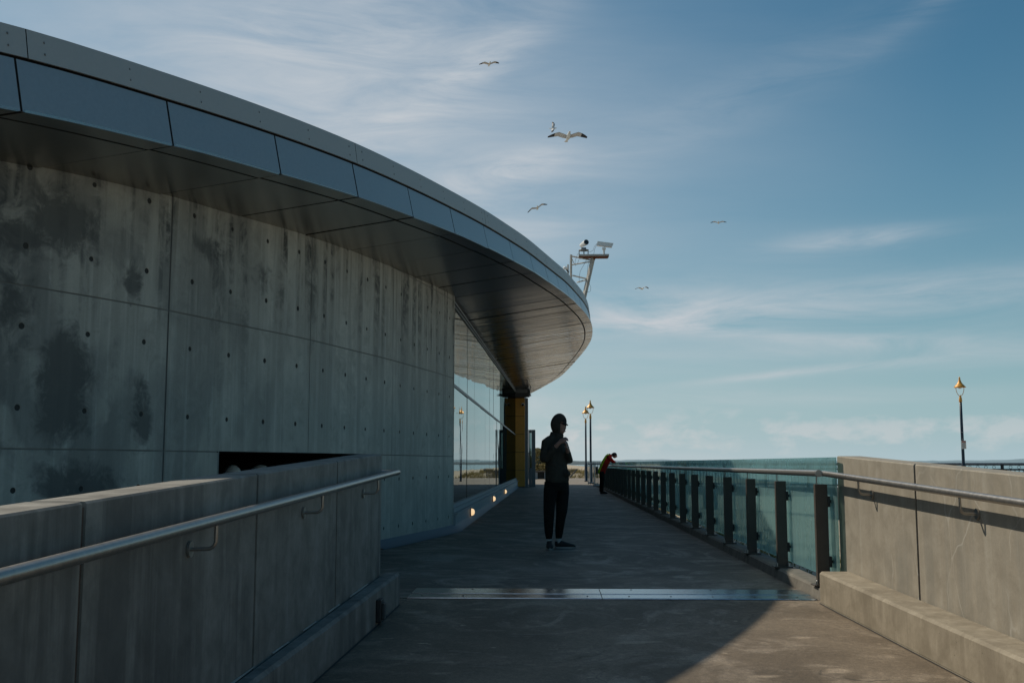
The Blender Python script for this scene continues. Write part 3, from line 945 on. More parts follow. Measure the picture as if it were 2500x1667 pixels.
# ---- orange clad return beyond the glass
ob = MB()
ob.box(-9, -1.26, 51.32, 59.2, -0.3, 4.5)
ocl = build(ob, 'orange_wall', ['frame_dark'], bld)
zs = [0.03, 0.80, 1.66, 2.52, 3.38, 4.25]
for i in range(5):
    mb = MB(); mb.bevbox(-1.77, -1.25, 51.24, 51.315, zs[i] + 0.008, zs[i + 1] - 0.008, 0.008)
    build(mb, 'cladding_panel', ['orange_panel'], ocl)
mb = MB(); mb.bevbox(-1.245, -1.10, 51.26, 51.5, 0.0, 4.25, 0.01)
build(mb, 'corner_trim', ['frame_grey'], ocl)
# ---- back and end walls so that no light leaks through
mb = MB()
mb.box(-16, -15.7, 0, 59.3, -1.6, 4.4)
mb.box(-15.7, -9.0, 59.0, 59.3, -1.6, 4.6)
mb.box(-15.7, -11.2, 0.2, 0.5, -1.6, 4.0)
build(mb, 'back_wall', ['wall_concrete'], bld)

# ================================================================== PARAPETS
def LX(y): return -1.37 - 0.038 * (8.6 - y)
def RX(y): return 2.42 + 0.075 * (9.0 - y)
def ptop(y): return 1.195 - SL * (8.6 - y) if y < 8.6 else 1.195
def slanted(mb, xa, xb, y0, y1, za, zb, mi=0, b=0.0):
    """block between x functions and z functions of y; small chamfer b on the top edges"""
    def ringf(y):
        x0, x1 = xa(y), xb(y); z0, z1 = za(y), zb(y)
        if b == 0: return [(x0, y, z0), (x1, y, z0), (x1, y, z1), (x0, y, z1)]
        return [(x0, y, z0), (x1, y, z0), (x1, y, z1 - b), (x1 - b, y, z1), (x0 + b, y, z1), (x0, y, z1 - b)]
    yy_ = [y0 + (y1 - y0) * i / 3 for i in range(4)]
    rs = [ringf(y) for y in yy_]
    k = len(rs[0])
    fs = [(i * k + j, i * k + (j + 1) % k, (i + 1) * k + (j + 1) % k, (i + 1) * k + j) for i in range(3) for j in range(k)]
    fs += [tuple(reversed(range(k))), tuple(3 * k + j for j in range(k))]
    mb.add([p for r in rs for p in r], fs, mi)
def parapet(name, label, fx, side, joints, pl_x, pl_end, ptop):
    t = thing(name, (fx(5) + side * .1, 5, -0.2), label, 'wall', 'concrete parapets flanking the ramp')
    core = MB()
    far = lambda y: fx(y) + side * 0.20
    a, b = (lambda y: fx(y) + side * 0.009), (lambda y: fx(y) + side * 0.175)
    if side < 0: a, b = b, a
    slanted(core, a, b, joints[0] + .01, joints[-1] - 0.01, lambda y: -1.5, lambda y: ptop(y) - 0.02)
    c = build(core, 'core', ['sealant'], t)
    for i in range(len(joints) - 1):
        y0, y1 = joints[i], joints[i + 1]
        mb = MB()
        a, b = fx, far
        if side < 0: a, b = b, a
        g0 = 0.0 if i == 0 else 0.015
        g1 = 0.0 if i == len(joints) - 2 else 0.015
        slanted(mb, a, b, y0 + g0, y1 - g1, lambda y: -1.55, ptop, 0, 0.008)
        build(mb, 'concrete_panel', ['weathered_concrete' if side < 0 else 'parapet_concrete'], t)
    mb = MB()
    a, b = pl_x, (lambda y: fx(y) - side * 0.002)
    if side < 0: a, b = b, a
    slanted(mb, a, b, joints[0], pl_end, lambda y: rz(y) - 0.4, lambda y: rz(y) + 0.255, 0, 0.018)
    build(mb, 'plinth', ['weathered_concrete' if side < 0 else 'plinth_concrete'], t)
    mb = MB(); vs = []
    for i in range(24):
        y = joints[0] + (pl_end - joints[0]) * i / 23
        w = random.uniform(.006, .02)
        vs += [(pl_x(y) - side * w, y, rz(y) + 0.003), (pl_x(y) + side * 0.004, y, rz(y) + 0.003), (pl_x(y) - side * .0015, y, rz(y) + 0.012)]
    mb.add(vs, [(i * 3 + k, i * 3 + 1 + k, i * 3 + 4 + k, i * 3 + 3 + k) for i in range(23) for k in range(2)])
    build(mb, 'base_joint', ['joint_dark'], t)
    mb = MB(); vs = []
    for i in range(40):
        y = joints[0] + (pl_end - 0.02 - joints[0]) * i / 39
        w = random.uniform(.006, .016); h_ = random.uniform(.004, .010); z_ = rz(y) + 0.255
        vs += [(fx(y) - side * w, y, z_ + .0015), (fx(y) - side * .0025, y, z_ + h_)]
    mb.add(vs, [(i * 2, i * 2 + 1, i * 2 + 3, i * 2 + 2) for i in range(39) if random.random() < .75])
    if side < 0: build(mb, 'mortar_line', ['mortar'], t)
    return t
lp = parapet('parapet_wall', 'shaded stained concrete parapet with steel handrail on left of ramp', LX, -1, [-3.0, -0.2, 1.7, 3.55, 5.41, 7.12, 8.62], lambda y: -1.235 - 0.05 * (8.6 - y), 8.75, ptop)
rp = parapet('parapet_wall', 'sunlit warm concrete parapet with steel handrail on right of ramp', RX, 1, [-3.0, 0.6, 4.1, 7.565, 9.13], lambda y: 2.19 + 0.075 * (8.72 - y), 8.90, lambda y: 1.182 - 0.0425 * (9.13 - y))

def handrail(label, fx, offs, y0, y1, z_at, brackets, side, ends):
    t = thing('handrail', (fx(5) + offs, 5, z_at(5)), label, 'handrail', 'steel handrails on the parapets')
    mb = MB()
    k = 12
    pts = [(fx(y0 + (y1 - y0) * i / k) + offs, y0 + (y1 - y0) * i / k, z_at(y0 + (y1 - y0) * i / k)) for i in range(k + 1)]
    pts = pts + ends(pts[-1])
    mb.tube(pts, 0.0245, 14)
    build(mb, 'rail', ['stainless'], t)
    for y in brackets:
        x = fx(y); z = z_at(y)
        mb = MB()
        r0 = Vector((x + offs, y, z - 0.015))
        mb.tube([r0, r0 + Vector((0, 0, -0.075)), r0 + Vector((-offs * 0.08, 0, -0.095)), r0 + Vector((-offs * 0.25, 0, -0.105)), r0 + Vector((-offs * 0.98, 0, -0.107))], 0.0085, 8)
        mb.tube([(x + side * 0.012 * -1, y, z - 0.122), (x + side * 0.001 * -1, y, z - 0.122)], 0.034, 14)
        build(mb, 'bracket', ['stainless'], t)
    return t
handrail('steel handrail on shaded left parapet with a returned end', LX, 0.115, -3.0, 8.66, lambda y: 1.05 - SL * (8.66 - y), [-0.6, 1.2, 2.7, 4.5, 6.28, 7.92], -1,
         lambda p: [(p[0], p[1] + .06, p[2] - .002), (p[0] - 0.02, p[1] + 0.10, p[2] - .004), (p[0] - .05, p[1] + .115, p[2] - .005), (p[0] - .16, p[1] + .115, p[2] - .005), (p[0] - .19, p[1] + .10, p[2] - .005), (p[0] - 0.205, p[1] + .06, p[2] - .006), (p[0] - .205, p[1] - .1, p[2] - .01)])
handrail('steel handrail on sunlit right parapet sloping towards the camera', RX, -0.105, -3.0, 9.12, lambda y: 1.035 - SL * (9.12 - y), [-1.2, 0.8, 2.9, 4.8, 6.66, 8.36], 1, lambda p: [(p[0] - 0.012, p[1] + 0.05, p[2])])

# ================================================================== GLASS BALUSTRADE
gb = thing('glass_balustrade', (2.3, 26, 0.1), 'teal glass balustrade with dark steel posts and steel rail along the terrace', 'balustrade')
PX, GLX = 2.285, 2.372
NP = 24
PYs = [9.22 + 1.6 * i for i in range(NP)]
pm = MB()
pm.bevbox(-0.052, 0.052, -0.03, 0.03, 0.012, 0.845, 0.005)
pm.bevbox(-0.09, 0.09, -0.075, 0.075, 0.0, 0.014, 0.003)
post_me = pm.mesh('post', ['post_paint'])
cm = MB()
cm.bevbox(0.05, 0.071, -0.035, 0.035, -0.045, 0.045, 0.004)
cm.bevbox(0.093, 0.106, -0.04, 0.04, -0.05, 0.05, 0.004)
cm.tube([(0.065, 0, 0), (0.116, 0, 0)], 0.014, 10)
clamp_me = cm.mesh('clamp', ['black_metal'])
stm = MB()
stm.tube([(0, 0, 0.84), (0, 0, 0.93)], 0.006, 8)
stanch_me = stm.mesh('rail_stem', ['stainless'])
blm = MB()
blm.tube([(0, 0, 0), (0, 0, 0.028)], 0.011, 8)
blm.ball((0, 0, 0.028), 0.012, 0, 1)
bolt_me = blm.mesh('bolt', ['galvanised'])
for y in PYs:
    p = link('post', post_me, gb, (PX, y, 0.1))
    OFF[p.name] = Vector((PX, y, 0.1))
    for z in (0.20, 0.70):
        link('clamp', clamp_me, p, (PX, y, 0.1 + z))
    link('rail_stem', stanch_me, p, (PX - 0.03, y, 0.1))
    link('bolt', bolt_me, p, (PX + 0.05, y - 0.055, 0.114))
    link('bolt', bolt_me, p, (PX - 0.065, y - 0.055, 0.114))
mb = MB()
mb.tube([(PX - 0.03, 9.14, 1.037), (PX - 0.03, 20, 1.037), (PX - 0.03, 34, 1.037), (PX - 0.03, 47.4, 1.037)], 0.0275, 14)
mb.tube([(PX - 0.03, 9.13, 1.037), (PX - 0.03, 9.19, 1.037)], 0.0305, 14)
build(mb, 'rail', ['stainless'], gb)
edges = [9.02] + [y + 0.03 for y in PYs[1:]] + [47.6]
for i in range(len(edges) - 1):
    mb = MB()
    j = random.uniform(-.003, .003)
    mb.box(GLX - 0.006 + j, GLX + 0.006 + j, edges[i] + 0.007, edges[i + 1] - 0.007, 0.155, 1.172)
    build(mb, 'pane', ['teal_glass'], gb)

# ================================================================== FLOOR PLATE
t = thing('floor_plate', (0.6, 9.1, 0), 'worn steel expansion joint plate across the top of ramp', 'floor plate')
def plate(x0, x1):
    mb = MB()
    ys_ = [(9.05, 0.002), (9.065, 0.009), (9.30, 0.012), (9.31, 0.016), (9.70, 0.012), (9.715, 0.002)]
    vs = []
    for x in (x0, x1):
        for y, z in ys_: vs.append((x, y, z))
    mb.add(vs, [(i, i + 6, i + 7, i + 1) for i in range(5)] + [tuple(range(6)), tuple(reversed(range(6, 12)))])
    return build(mb, 'plate', ['plate_steel'], t)
xx = [-1.21, 0.42, 2.195]
for i in range(2): plate(xx[i] + 0.003, xx[i + 1] - 0.003)
sm_ = MB(); sm_.ball((0, 0, 0), (0.009, 0.009, 0.004), 0, 1)
screw_me = sm_.mesh('screw', ['black_metal'])
for i in range(10):
    x = -1.1 + i * 0.35
    link('screw', screw_me, t, (x, 9.17, 0.0108))
    if i % 2: link('screw', screw_me, t, (x + 0.05, 9.62, 0.0135))

# ================================================================== FIXTURES ON THE BUILDING
for y, lab in ((21.2, 'lit round bulkhead light on window sill nearest the camera'), (29.2, 'lit round bulkhead light midway along the window sill'), (36.6, 'lit round bulkhead light on window sill farthest from the camera')):
    t = thing('wall_light', (-1.60, y, 0.17), lab, 'wall light', 'bulkhead lights under the window')
    mb = MB()
    rotx = Matrix.Rotation(R(90), 3, 'Y')
    mb.tube([(-1.605, y, 0.17), (-1.575, y, 0.17)], 0.078, 22)
    build(mb, 'base_ring', ['frame_grey'], t)
    mb = MB()
    K = 18; vs = []
    prof = [(0.070, 0.0), (0.069, 0.015), (0.062, 0.035), (0.048, 0.052), (0.026, 0.063), (0.001, 0.066)]
    for r_, d_ in prof:
        for j in range(K):
            a = 2 * math.pi * j / K
            vs.append((-1.575 + d_, y + r_ * math.cos(a), 0.17 + r_ * math.sin(a)))
    mb.add(vs, [(i * K + j, i * K + (j + 1) % K, (i + 1) * K + (j + 1) % K, (i + 1) * K + j) for i in range(5) for j in range(K)], 0, True)
    build(mb, 'glass_dome', ['lamp_glow'], t)
t = thing('lightbox', (-1.5, 51.1, 4.3), 'dark box lamp with pale front above the orange wall', 'lamp')
mb = MB(); mb.bevbox(-1.76, -1.02, 50.85, 51.23, 4.28, 4.70, 0.02); build(mb, 'housing', ['frame_dark'], t)
mb = MB(); mb.bevbox(-1.66, -1.12, 50.835, 50.87, 4.47, 4.64, 0.008); build(mb, 'diffuser', ['frame_grey'], t)
t = thing('dome_camera', (-1.42, 51.2, 3.95), 'small dome security camera high on the orange wall', 'camera')
mb = MB(); mb.tube([(-1.34, 51.235, 3.93), (-1.34, 51.19, 3.93)], 0.075, 16); build(mb, 'mount', ['camera_white'], t)
mb = MB(); mb.ball((-1.34, 51.17, 3.91), 0.06, 0, 2); build(mb, 'dome', ['lens_black'], t)
t = thing('door_screen', (-0.8, 52, 0), 'tall grey framed glass screen standing beside orange wall', 'screen')
for x0, x1, z0, z1 in ((-1.10, -1.04, 0, 2.75), (-0.94, -0.76, 0, 2.75), (-1.04, -0.94, 2.6, 2.75), (-1.04, -0.94, 0.0, 0.9)):
    mb = MB(); mb.bevbox(x0 + .002, x1 - .002, 52.0, 52.14, z0, z1, 0.006); build(mb, 'frame', ['frame_grey'], t)
mb = MB(); mb.box(-1.038, -0.942, 52.06, 52.072, 0.902, 2.598); build(mb, 'pane', ['window_glass'], t)
t = thing('spotlight', (-0.86, 53.0, 4.8), 'small spotlight hanging from the far end of roof soffit', 'lamp')
mb = MB(); mb.tube([(-0.95, 50.0, 4.72), (-0.98, 50.0, 4.55), (-1.0, 50, 4.40)], 0.018, 8); build(mb, 'stem', ['black_metal'], t)
mb = MB(); mb.lathe([(0.02, 0.12), (0.05, 0.1), (0.085, 0.0), (0.07, -0.01)], (-1.0, 50.0, 4.27), 14); build(mb, 'shade', ['frame_grey'], t)
t = thing('step_light', (-1.24, 7.9, 0.1), 'black box step light on the left plinth', 'step light')
mb = MB(); x = -1.235 - 0.05 * 0.7
mb.bevbox(x - 0.005, x + 0.035, 7.84, 7.97, rz(7.9) + 0.02, rz(7.9) + 0.185, 0.008); build(mb, 'housing', ['black_metal'], t)
mb = MB(); mb.bevbox(x + 0.0355, x + 0.055, 7.875, 7.965, rz(7.9) + 0.04, rz(7.9) + 0.155, 0.004); build(mb, 'cover', ['frame_dark'], t)

# ---- domed drums inside the recess
for (px, py, r_, lab) in ((-3.66, 12.2, 0.11, 'pale domed drum lid in dark recess, leftmost of three'), (-3.40, 12.45, 0.14, 'pale domed drum lid in dark recess, middle of three'), (-3.20, 12.68, 0.18, 'pale domed drum lid in dark recess, nearest the parapet end')):
    t = thing('drum', (px, py, -1.6), lab, 'drum', 'domed drums in the recess')
    mb = MB(); mb.lathe([(0.001, 0), (r_, 0), (r_ * 1.03, 0.5), (r_ * 0.98, 2.55)], (px, py, -1.6), 18); build(mb, 'barrel', ['frame_dark'], t)
    mb = MB(); mb.lathe([(r_ * 1.05, 2.55), (r_ * 1.0, 2.59), (r_ * .75, 2.66), (r_ * .4, 2.695), (0.001, 2.705)], (px, py, -1.6), 18); build(mb, 'lid', ['pale_hood'], t)

# ---- camera mast on the roof
MYc = 26.0
def mp(zx, zy, y=MYc):
    """point on the mast plane from its place in the mast drawing (tenths of image pixels)"""
    px_, py_ = 1370 + zx / 9.8, 570 + zy / 9.8
    a = (px_ - 1250) / 2600; b = -(py_ - 833.5) / 2600
    pt_, th_ = R(6.528), R(2.09)
    d = (a, math.cos(pt_) - b * math.sin(pt_), math.sin(pt_) + b * math.cos(pt_))
    c_, s_ = math.cos(th_), math.sin(th_)
    d = (c_ * d[0] - s_ * d[1], s_ * d[0] + c_ * d[1], d[2])
    k = y / d[1]
    return Vector((d[0] * k, y, CAMZ + d[2] * k))
base = mp(540, 1500)
mast = thing('camera_mast', (base.x, MYc, base.z), 'pale steel bracket frame for cameras on the roof edge', 'mast')
def bar(name, a, b, w, d, mat='mast_paint', parent=mast):
    mb = MB(); mb.tube([a, b], [(d, w), (d, w)], 4, smooth=False, side=(0, 1, 0)); return build(mb, name, [mat], parent)
top = mp(762, 590); bot = mp(540, 1560)
bar('post', bot, top, 0.055, 0.075)
bar('rusty_collar', mp(770, 572), mp(758, 622), 0.058, 0.078, 'rust')
up = bar('upright', mp(232, 1150) + Vector((0, .05, -.05)), mp(238, 500) + Vector((0, .05, 0)), 0.03, 0.03)
bar('upright', mp(170, 950) + Vector((0, .3, 0)), mp(168, 690) + Vector((0, .3, 0)), 0.02, 0.02)
bar('brace', mp(250, 545), mp(720, 640), 0.018, 0.03)
bar('brace', mp(258, 730) + Vector((0, .12, 0)), mp(700, 675), 0.016, 0.02)
bar('brace', mp(270, 1005), mp(610, 1085), 0.018, 0.03)
bar('brace', mp(380, 1150) + Vector((0, .12, 0)), mp(590, 1115), 0.016, 0.02)
bar('brace', mp(255, 580) + Vector((0, .1, 0)), mp(320, 720) + Vector((0, .1, 0)), 0.008, 0.01)
mb = MB()
a, b = mp(415, 545), mp(1140, 560)
mb.bevbox(a.x, b.x, MYc - 0.14, MYc + 0.14, (a.z + b.z) / 2 - 0.012, (a.z + b.z) / 2 + 0.034, 0.005)
build(mb, 'platform', ['mast_paint'], mast)
mb = MB()
mb.bevbox(a.x + 0.02, b.x - 0.02, MYc - 0.12, MYc + 0.12, (a.z + b.z) / 2 - 0.035, (a.z + b.z) / 2 - 0.013, 0.004)
build(mb, 'platform_underside', ['rust'], mast)
pz = (a.z + b.z) / 2 + 0.034
for pts in ([(440, 520), (395, 500), (360, 600), (330, 680), (345, 790), (390, 740), (420, 640)], [(600, 590), (590, 680), (520, 800), (455, 920), (430, 1050), (430, 1200)], [(660, 690), (635, 800), (625, 950), (660, 1080), (660, 1190), (705, 1300), (700, 1390), (650, 1418), (585, 1405)]):
    mb = MB(); mb.tube([mp(*q) + Vector((0, -.09, 0)) for q in pts], 0.0035, 6); build(mb, 'cable', ['cable_black'], mast)
t = thing('floodlamp', mp(110, 800), 'small round white lamp at the foot of the camera mast', 'lamp')
mb = MB(); mb.ball(mp(100, 795) + Vector((0, .2, 0)), (0.055, 0.05, 0.045), 0, 2); build(mb, 'head', ['camera_white'], t)
mb = MB(); mb.tube([mp(130, 830) + Vector((0, .2, 0)), mp(185, 900) + Vector((0, .2, 0))], 0.02, 8); build(mb, 'arm', ['frame_dark'], t)
# round camera looking at us
t = thing('security_camera', (mp(540, 520).x, MYc, pz), 'white round-nosed security camera with dark lens on mast platform', 'camera', 'cameras on the roof mast')
mb = MB()
l0, l1 = mp(490, 245) + Vector((0, 0.22, 0)), mp(600, 228) + Vector((0, -0.1, 0))
mb.tube([l0, l0 * .5 + l1 * .5, l1], [0.05, 0.062, 0.067], 20); build(mb, 'housing', ['camera_white'], t)
d_ = (l1 - l0).normalized()
mb = MB(); mb.tube([l1 - d_ * .01, l1 + d_ * .004], [0.062, 0.061], 20); build(mb, 'lens', ['lens_black'], t)
mb = MB()
for q in ((430, 0), (545, -.08), (645, 0), (545, .08)):
    p_ = mp(q[0], 520); mb.tube([(p_.x, MYc + q[1], pz - .002), (p_.x, MYc + q[1], pz + 0.115)], 0.011, 6)
build(mb, 'cage', ['frame_grey'], t)
mb = MB(); pc = mp(540, 405); mb.lathe([(0.06, 0.0), (0.125, 0.0), (0.125, 0.018), (0.06, 0.018)], (pc.x, MYc, pz + 0.115), 20); build(mb, 'ring', ['frame_grey'], t)
mb = MB(); mb.bevbox(pc.x - 0.06, pc.x + 0.06, MYc - .04, MYc + .06, pz + 0.135, pz + 0.19, .008); build(mb, 'yoke', ['frame_grey'], t)
t = thing('security_camera', (mp(1025, 520).x, MYc, pz), 'white box security camera on pedestal pointing to the sea', 'camera', 'cameras on the roof mast')
mb = MB()
A, B = mp(862, 245), mp(1215, 290)
dirv = (B - A); ln = dirv.length; dirv.normalize()
upv = Vector((0, 1, 0)).cross(dirv) * -1
if upv.z < 0: upv = -upv
vs = []
for s_, ext in ((0, 0.0), (1, 0.0)):
    c_ = A if s_ == 0 else B
    e_ = 0.03 if s_ else 0.0
    for (yy_, zz_) in ((-.055, -.052), (.055, -.052), (.055, .052), (-.055, .052)):
        vs.append(c_ + Vector((0, yy_, 0)) + upv * zz_ + dirv * (e_ if zz_ > 0 else 0))
mb.add(vs, [(0, 1, 2, 3), (7, 6, 5, 4), (0, 4, 5, 1), (1, 5, 6, 2), (2, 6, 7, 3), (3, 7, 4, 0)])
build(mb, 'housing', ['camera_white'], t)
mb = MB(); pc = mp(1025, 420)
mb.lathe([(0.026, 0.0), (0.024, 0.09), (0.028, 0.12), (0.05, 0.15), (0.045, 0.185)], (pc.x, MYc, pz - .002), 14); build(mb, 'pedestal', ['camera_white'], t)
mb = MB(); mb.tube([A + Vector((0, 0, .01)), mp(790, 320), mp(770, 400), mp(700, 440), mp(650, 445)], 0.0035, 6); mb.tube([A, mp(800, 380), mp(780, 510)], 0.0035, 6); build(mb, 'cable', ['cable_black'], t)

# ================================================================== STREET LAMPS
def lamp(x, y, label, z0=0.0, graffiti=False):
    t = thing('street_lamp', (x, y, z0), label, 'street lamp', 'gold topped street lamps')
    mb = MB()
    mb.lathe([(0.001, 0), (0.12, 0), (0.12, 0.04), (0.095, 0.06), (0.09, 1.05), (0.075, 1.1), (0.062, 1.16), (0.058, 2.4), (0.052, 3.72), (0.001, 3.74)], (x, y, z0), 16)
    build(mb, 'pole', ['lamp_post_blue'], t)
    mb = MB(); mb.lathe([(0.062, 3.66), (0.068, 3.7), (0.055, 3.84), (0.03, 3.9), (0.045, 3.93), (0.001, 3.95)], (x, y, z0), 14); build(mb, 'collar', ['lamp_gold'], t)
    mb = MB()
    for s_ in (-1, 1):
        pts = [(x + s_ * 0.02, y, z0 + 3.90), (x + s_ * 0.10, y, z0 + 3.98), (x + s_ * 0.15, y, z0 + 4.10), (x + s_ * 0.165, y, z0 + 4.22), (x + s_ * 0.165, y, z0 + 4.28)]
        mb.tube(pts, 0.012, 8)
    build(mb, 'yoke', ['lamp_gold'], t)
    mb = MB(); mb.lathe([(0.24, 4.265), (0.245, 4.275), (0.20, 4.32), (0.17, 4.36), (0.12, 4.41), (0.075, 4.48), (0.045, 4.57), (0.03, 4.62), (0.036, 4.66), (0.022, 4.70), (0.001, 4.715)], (x, y, z0), 24)
    mb.lathe([(0.24, 4.265), (0.15, 4.28), (0.001, 4.30)], (x, y, z0), 24)
    build(mb, 'shade', ['lamp_gold'], t)
    mb = MB(); mb.lathe([(0.001, 4.22), (0.05, 4.22), (0.06, 4.25), (0.06, 4.285), (0.001, 4.286)], (x, y, z0), 14); build(mb, 'bulb_cover', ['camera_white'], t)
    return t
lamp(2.25, 61.0, 'gold topped street lamp on right of the close pair')
lamp(2.19, 67.5, 'gold topped street lamp on left of the close pair, half behind the other')
rl = lamp(17.05, 45.0, 'lone gold topped street lamp on the pier behind right parapet')
t = thing('notice_sign', (17.05, 44.9, 1.9), 'small white notice strapped to the lone street lamp', 'sign')
mb = MB(); mb.bevbox(16.97, 17.16, 44.90, 44.915, 1.72, 2.06, 0.003); build(mb, 'board', ['sign_white'], t)
mb = MB(); mb.box(16.985, 17.145, 44.893, 44.898, 1.99, 2.045); build(mb, 'header_bar', ['sign_red'], t)
for i in range(5):
    mb = MB(); mb.box(17.0, 17.13 - 0.02 * (i % 2), 44.894, 44.898, 1.94 - i * 0.042, 1.955 - i * 0.042); build(mb, 'text_line', ['sign_grey'], t)
for z in (2.12, 2.4):
    mb = MB(); mb.lathe([(0.066, 0), (0.066, 0.02)], (17.05, 45, z), 14); build(mb, 'strap', ['galvanised'], t)

# ================================================================== PIER
A, B = Vector((25.0, 43.2, 0)), Vector((4.6, 56.5, 0))
dv = (B - A).normalized(); L_ = (B - A).length; nv = Vector((-dv.y, dv.x, 0))
if nv.y < 0: nv = -nv
pier = thing('pier', (14, 51, 0), 'concrete pier deck on piles running out over the sand', 'pier')
mb = MB()
q = [A - dv * 30, B + dv * 2, B + dv * 2 + nv * 5, A - dv * 30 + nv * 5]
mb.hexa([(v.x, v.y, -0.45) for v in q] + [(v.x, v.y, 0.0) for v in q]); build(mb, 'deck', ['pier_concrete'], pier)
for i in range(7):
    for off in (0.6, 4.4):
        c_ = B - dv * (2 + i * 8.0) + nv * off
        mb = MB(); mb.tube([(c_.x, c_.y, -6), (c_.x, c_.y, -0.44)], 0.4, 14); build(mb, 'pile', ['pier_concrete'], pier)
pr = thing('pier_railing', (14, 50.5, 0), 'dark blue pier railing with ringed top band behind right parapet', 'railing')
def rail_bar(name, a, b, w, h, parent):
    mb = MB(); mb.tube([a, b], [(h, w), (h, w)], 4, smooth=False, side=(0, 0, 1)); return build(mb, name, ['pier_blue'], parent)
E_ = A - dv * 4 + nv * 0.15
F_ = B + nv * 0.15
LR = (F_ - E_).length
rail_bar('top_rail', E_ + Vector((0, 0, 1.09)), F_ + Vector((0, 0, 1.09)), 0.09, 0.055, pr)
rail_bar('middle_rail', E_ + Vector((0, 0, 0.86)), F_ + Vector((0, 0, 0.86)), 0.04, 0.035, pr)
rail_bar('bottom_rail', E_ + Vector((0, 0, 0.12)), F_ + Vector((0, 0, 0.12)), 0.04, 0.035, pr)
pmb = MB(); pmb.bevbox(-0.06, 0.06, -0.06, 0.06, 0.0, 1.08, 0.006); post2 = pmb.mesh('post', ['pier_blue'])
bmb = MB(); bmb.tube([(0, 0, 0.13), (0, 0, 0.855)], 0.018, 6); bal_me = bmb.mesh('baluster', ['pier_blue'])
rmb = MB()
ringpts = [(0.062 * math.cos(a), 0, 0.062 * math.sin(a)) for a in [2 * math.pi * i / 16 for i in range(17)]]
rmb.tube(ringpts, 0.009, 6, cap=False, side=(0, 1, 0)); ring_me = rmb.mesh('ring', ['pier_blue'])
ang = math.atan2(dv.y, dv.x)
s_ = 0.0; i = 0
while s_ < LR:
    p_ = E_ + dv * s_
    if i % 13 == 0:
        o = link('post', post2, pr, p_); o.rotation_euler.z = ang
    else:
        link('baluster', bal_me, pr, p_)
        if i % 2 == 1:
            o = link('ring', ring_me, pr, p_ + Vector((0, 0, 0.96))); o.rotation_euler.z = ang
    s_ += 0.165; i += 1

# ================================================================== PICKET GATES AT THE TERRACE END
def gate(x0, x1, y, label):
    t = thing('picket_gate', ((x0 + x1) / 2, y, 0), label, 'gate', 'galvanised picket gates at the terrace end')
    mb = MB(); mb.tube([(x0, y, 1.1), (x1, y, 1.1)], 0.03, 8); mb.tube([(x0, y, 0.12), (x1, y, 0.12)], 0.035, 8); build(mb, 'frame', ['galvanised'], t)
    k = max(3, int((x1 - x0) / 0.085))
    for i in range(k + 1):
        x = x0 + (x1 - x0) * i / k
        mb = MB(); mb.tube([(x, y, 0.05), (x, y, 1.12), (x, y, 1.2)], [0.022, 0.022, 0.012], 8); build(mb, 'picket', ['galvanised'], t)
gate(1.93, 2.26, 56.0, 'far narrow galvanised picket gate beside the street lamps')
gate(1.96, 2.34, 49.4, 'galvanised picket gate just behind the leaning worker')
mb = MB()
t = thing('gate_plate', (2.05, 49.3, .8), 'dark notice plate hung on the nearer picket gate', 'sign')
mb = MB(); mb.bevbox(2.02, 2.13, 49.32, 49.335, 0.62, 0.98, 0.004); build(mb, 'plate', ['black_metal'], t)

# ================================================================== FAR END: SEAT WALL, STEPS, PLANTS
t = thing('seat_wall', (-1.4, 78, 0), 'low grey concrete seat wall with open hollows beyond the orange wall', 'bench')
mb = MB(); mb.bevbox(-2.6, -0.2, 77.6, 78.4, 0.50, 0.60, 0.02); build(mb, 'seat_slab', ['timber'], t)
for x0, x1 in ((-2.55, -2.2), (-1.58, -0.98), (-0.5, -0.22)):
    mb = MB(); mb.bevbox(x0, x1, 77.65, 78.35, -0.012, 0.495, 0.02); build(mb, 'support', ['pier_concrete'], t)
mb = MB(); mb.box(-2.2, -0.5, 78.25, 78.33, 0.0, 0.49); build(mb, 'back_panel', ['frame_dark'], t)
t = thing('beach_steps', (1.3, 84.5, 0), 'dark timber beach steps climbing the dune grass', 'steps')
for i in range(6):
    mb = MB(); mb.bevbox(0.55 + i * 0.13, 1.35 + i * 0.13, 85.0 + i * 0.5, 85.35 + i * 0.5, 0.05 + i * 0.11, 0.11 + i * 0.11, 0.01); build(mb, 'tread', ['timber'], t)
for s_ in (0, 0.8):
    mb = MB(); mb.tube([(0.55 + s_, 84.8, -0.1), (1.3 + s_, 88.0, 0.65)], 0.06, 6); build(mb, 'stringer', ['timber'], t)

def blades(mb, pts, h, spread, wd, rnd, mi=0, per=6):
    for (x, y, z) in pts:
        for b in range(per):
            a = rnd.uniform(0, 6.28); hh = h * rnd.uniform(0.55, 1.15); sp = spread * rnd.uniform(0.3, 1.0)
            ox, oy = rnd.uniform(-.06, .06), rnd.uniform(-.06, .06)
            dx2, dy2 = math.cos(a), math.sin(a)
            px2, py2 = -dy2 * wd, dx2 * wd
            q0 = (x + ox, y + oy, z - 0.03)
            q1 = (q0[0] + dx2 * sp * .4, q0[1] + dy2 * sp * .4, z + hh * 0.65)
            q2 = (q0[0] + dx2 * sp, q0[1] + dy2 * sp, z + hh)
            mb.add([(q0[0] - px2, q0[1] - py2, q0[2]), (q0[0] + px2, q0[1] + py2, q0[2]), (q1[0] + px2 * .8, q1[1] + py2 * .8, q1[2]), (q1[0] - px2 * .8, q1[1] - py2 * .8, q1[2]), q2], [(0, 1, 2, 3), (3, 2, 4)], mi)
rnd = random.Random(11)
mb = MB()
pts = []
for i in range(3600):
    x, y = rnd.uniform(-7, 9), rnd.uniform(84.5, 118)
    z = ground_z(x, y)
    if z > -0.75 and rnd.random() < 0.95: pts.append((x, y, z))
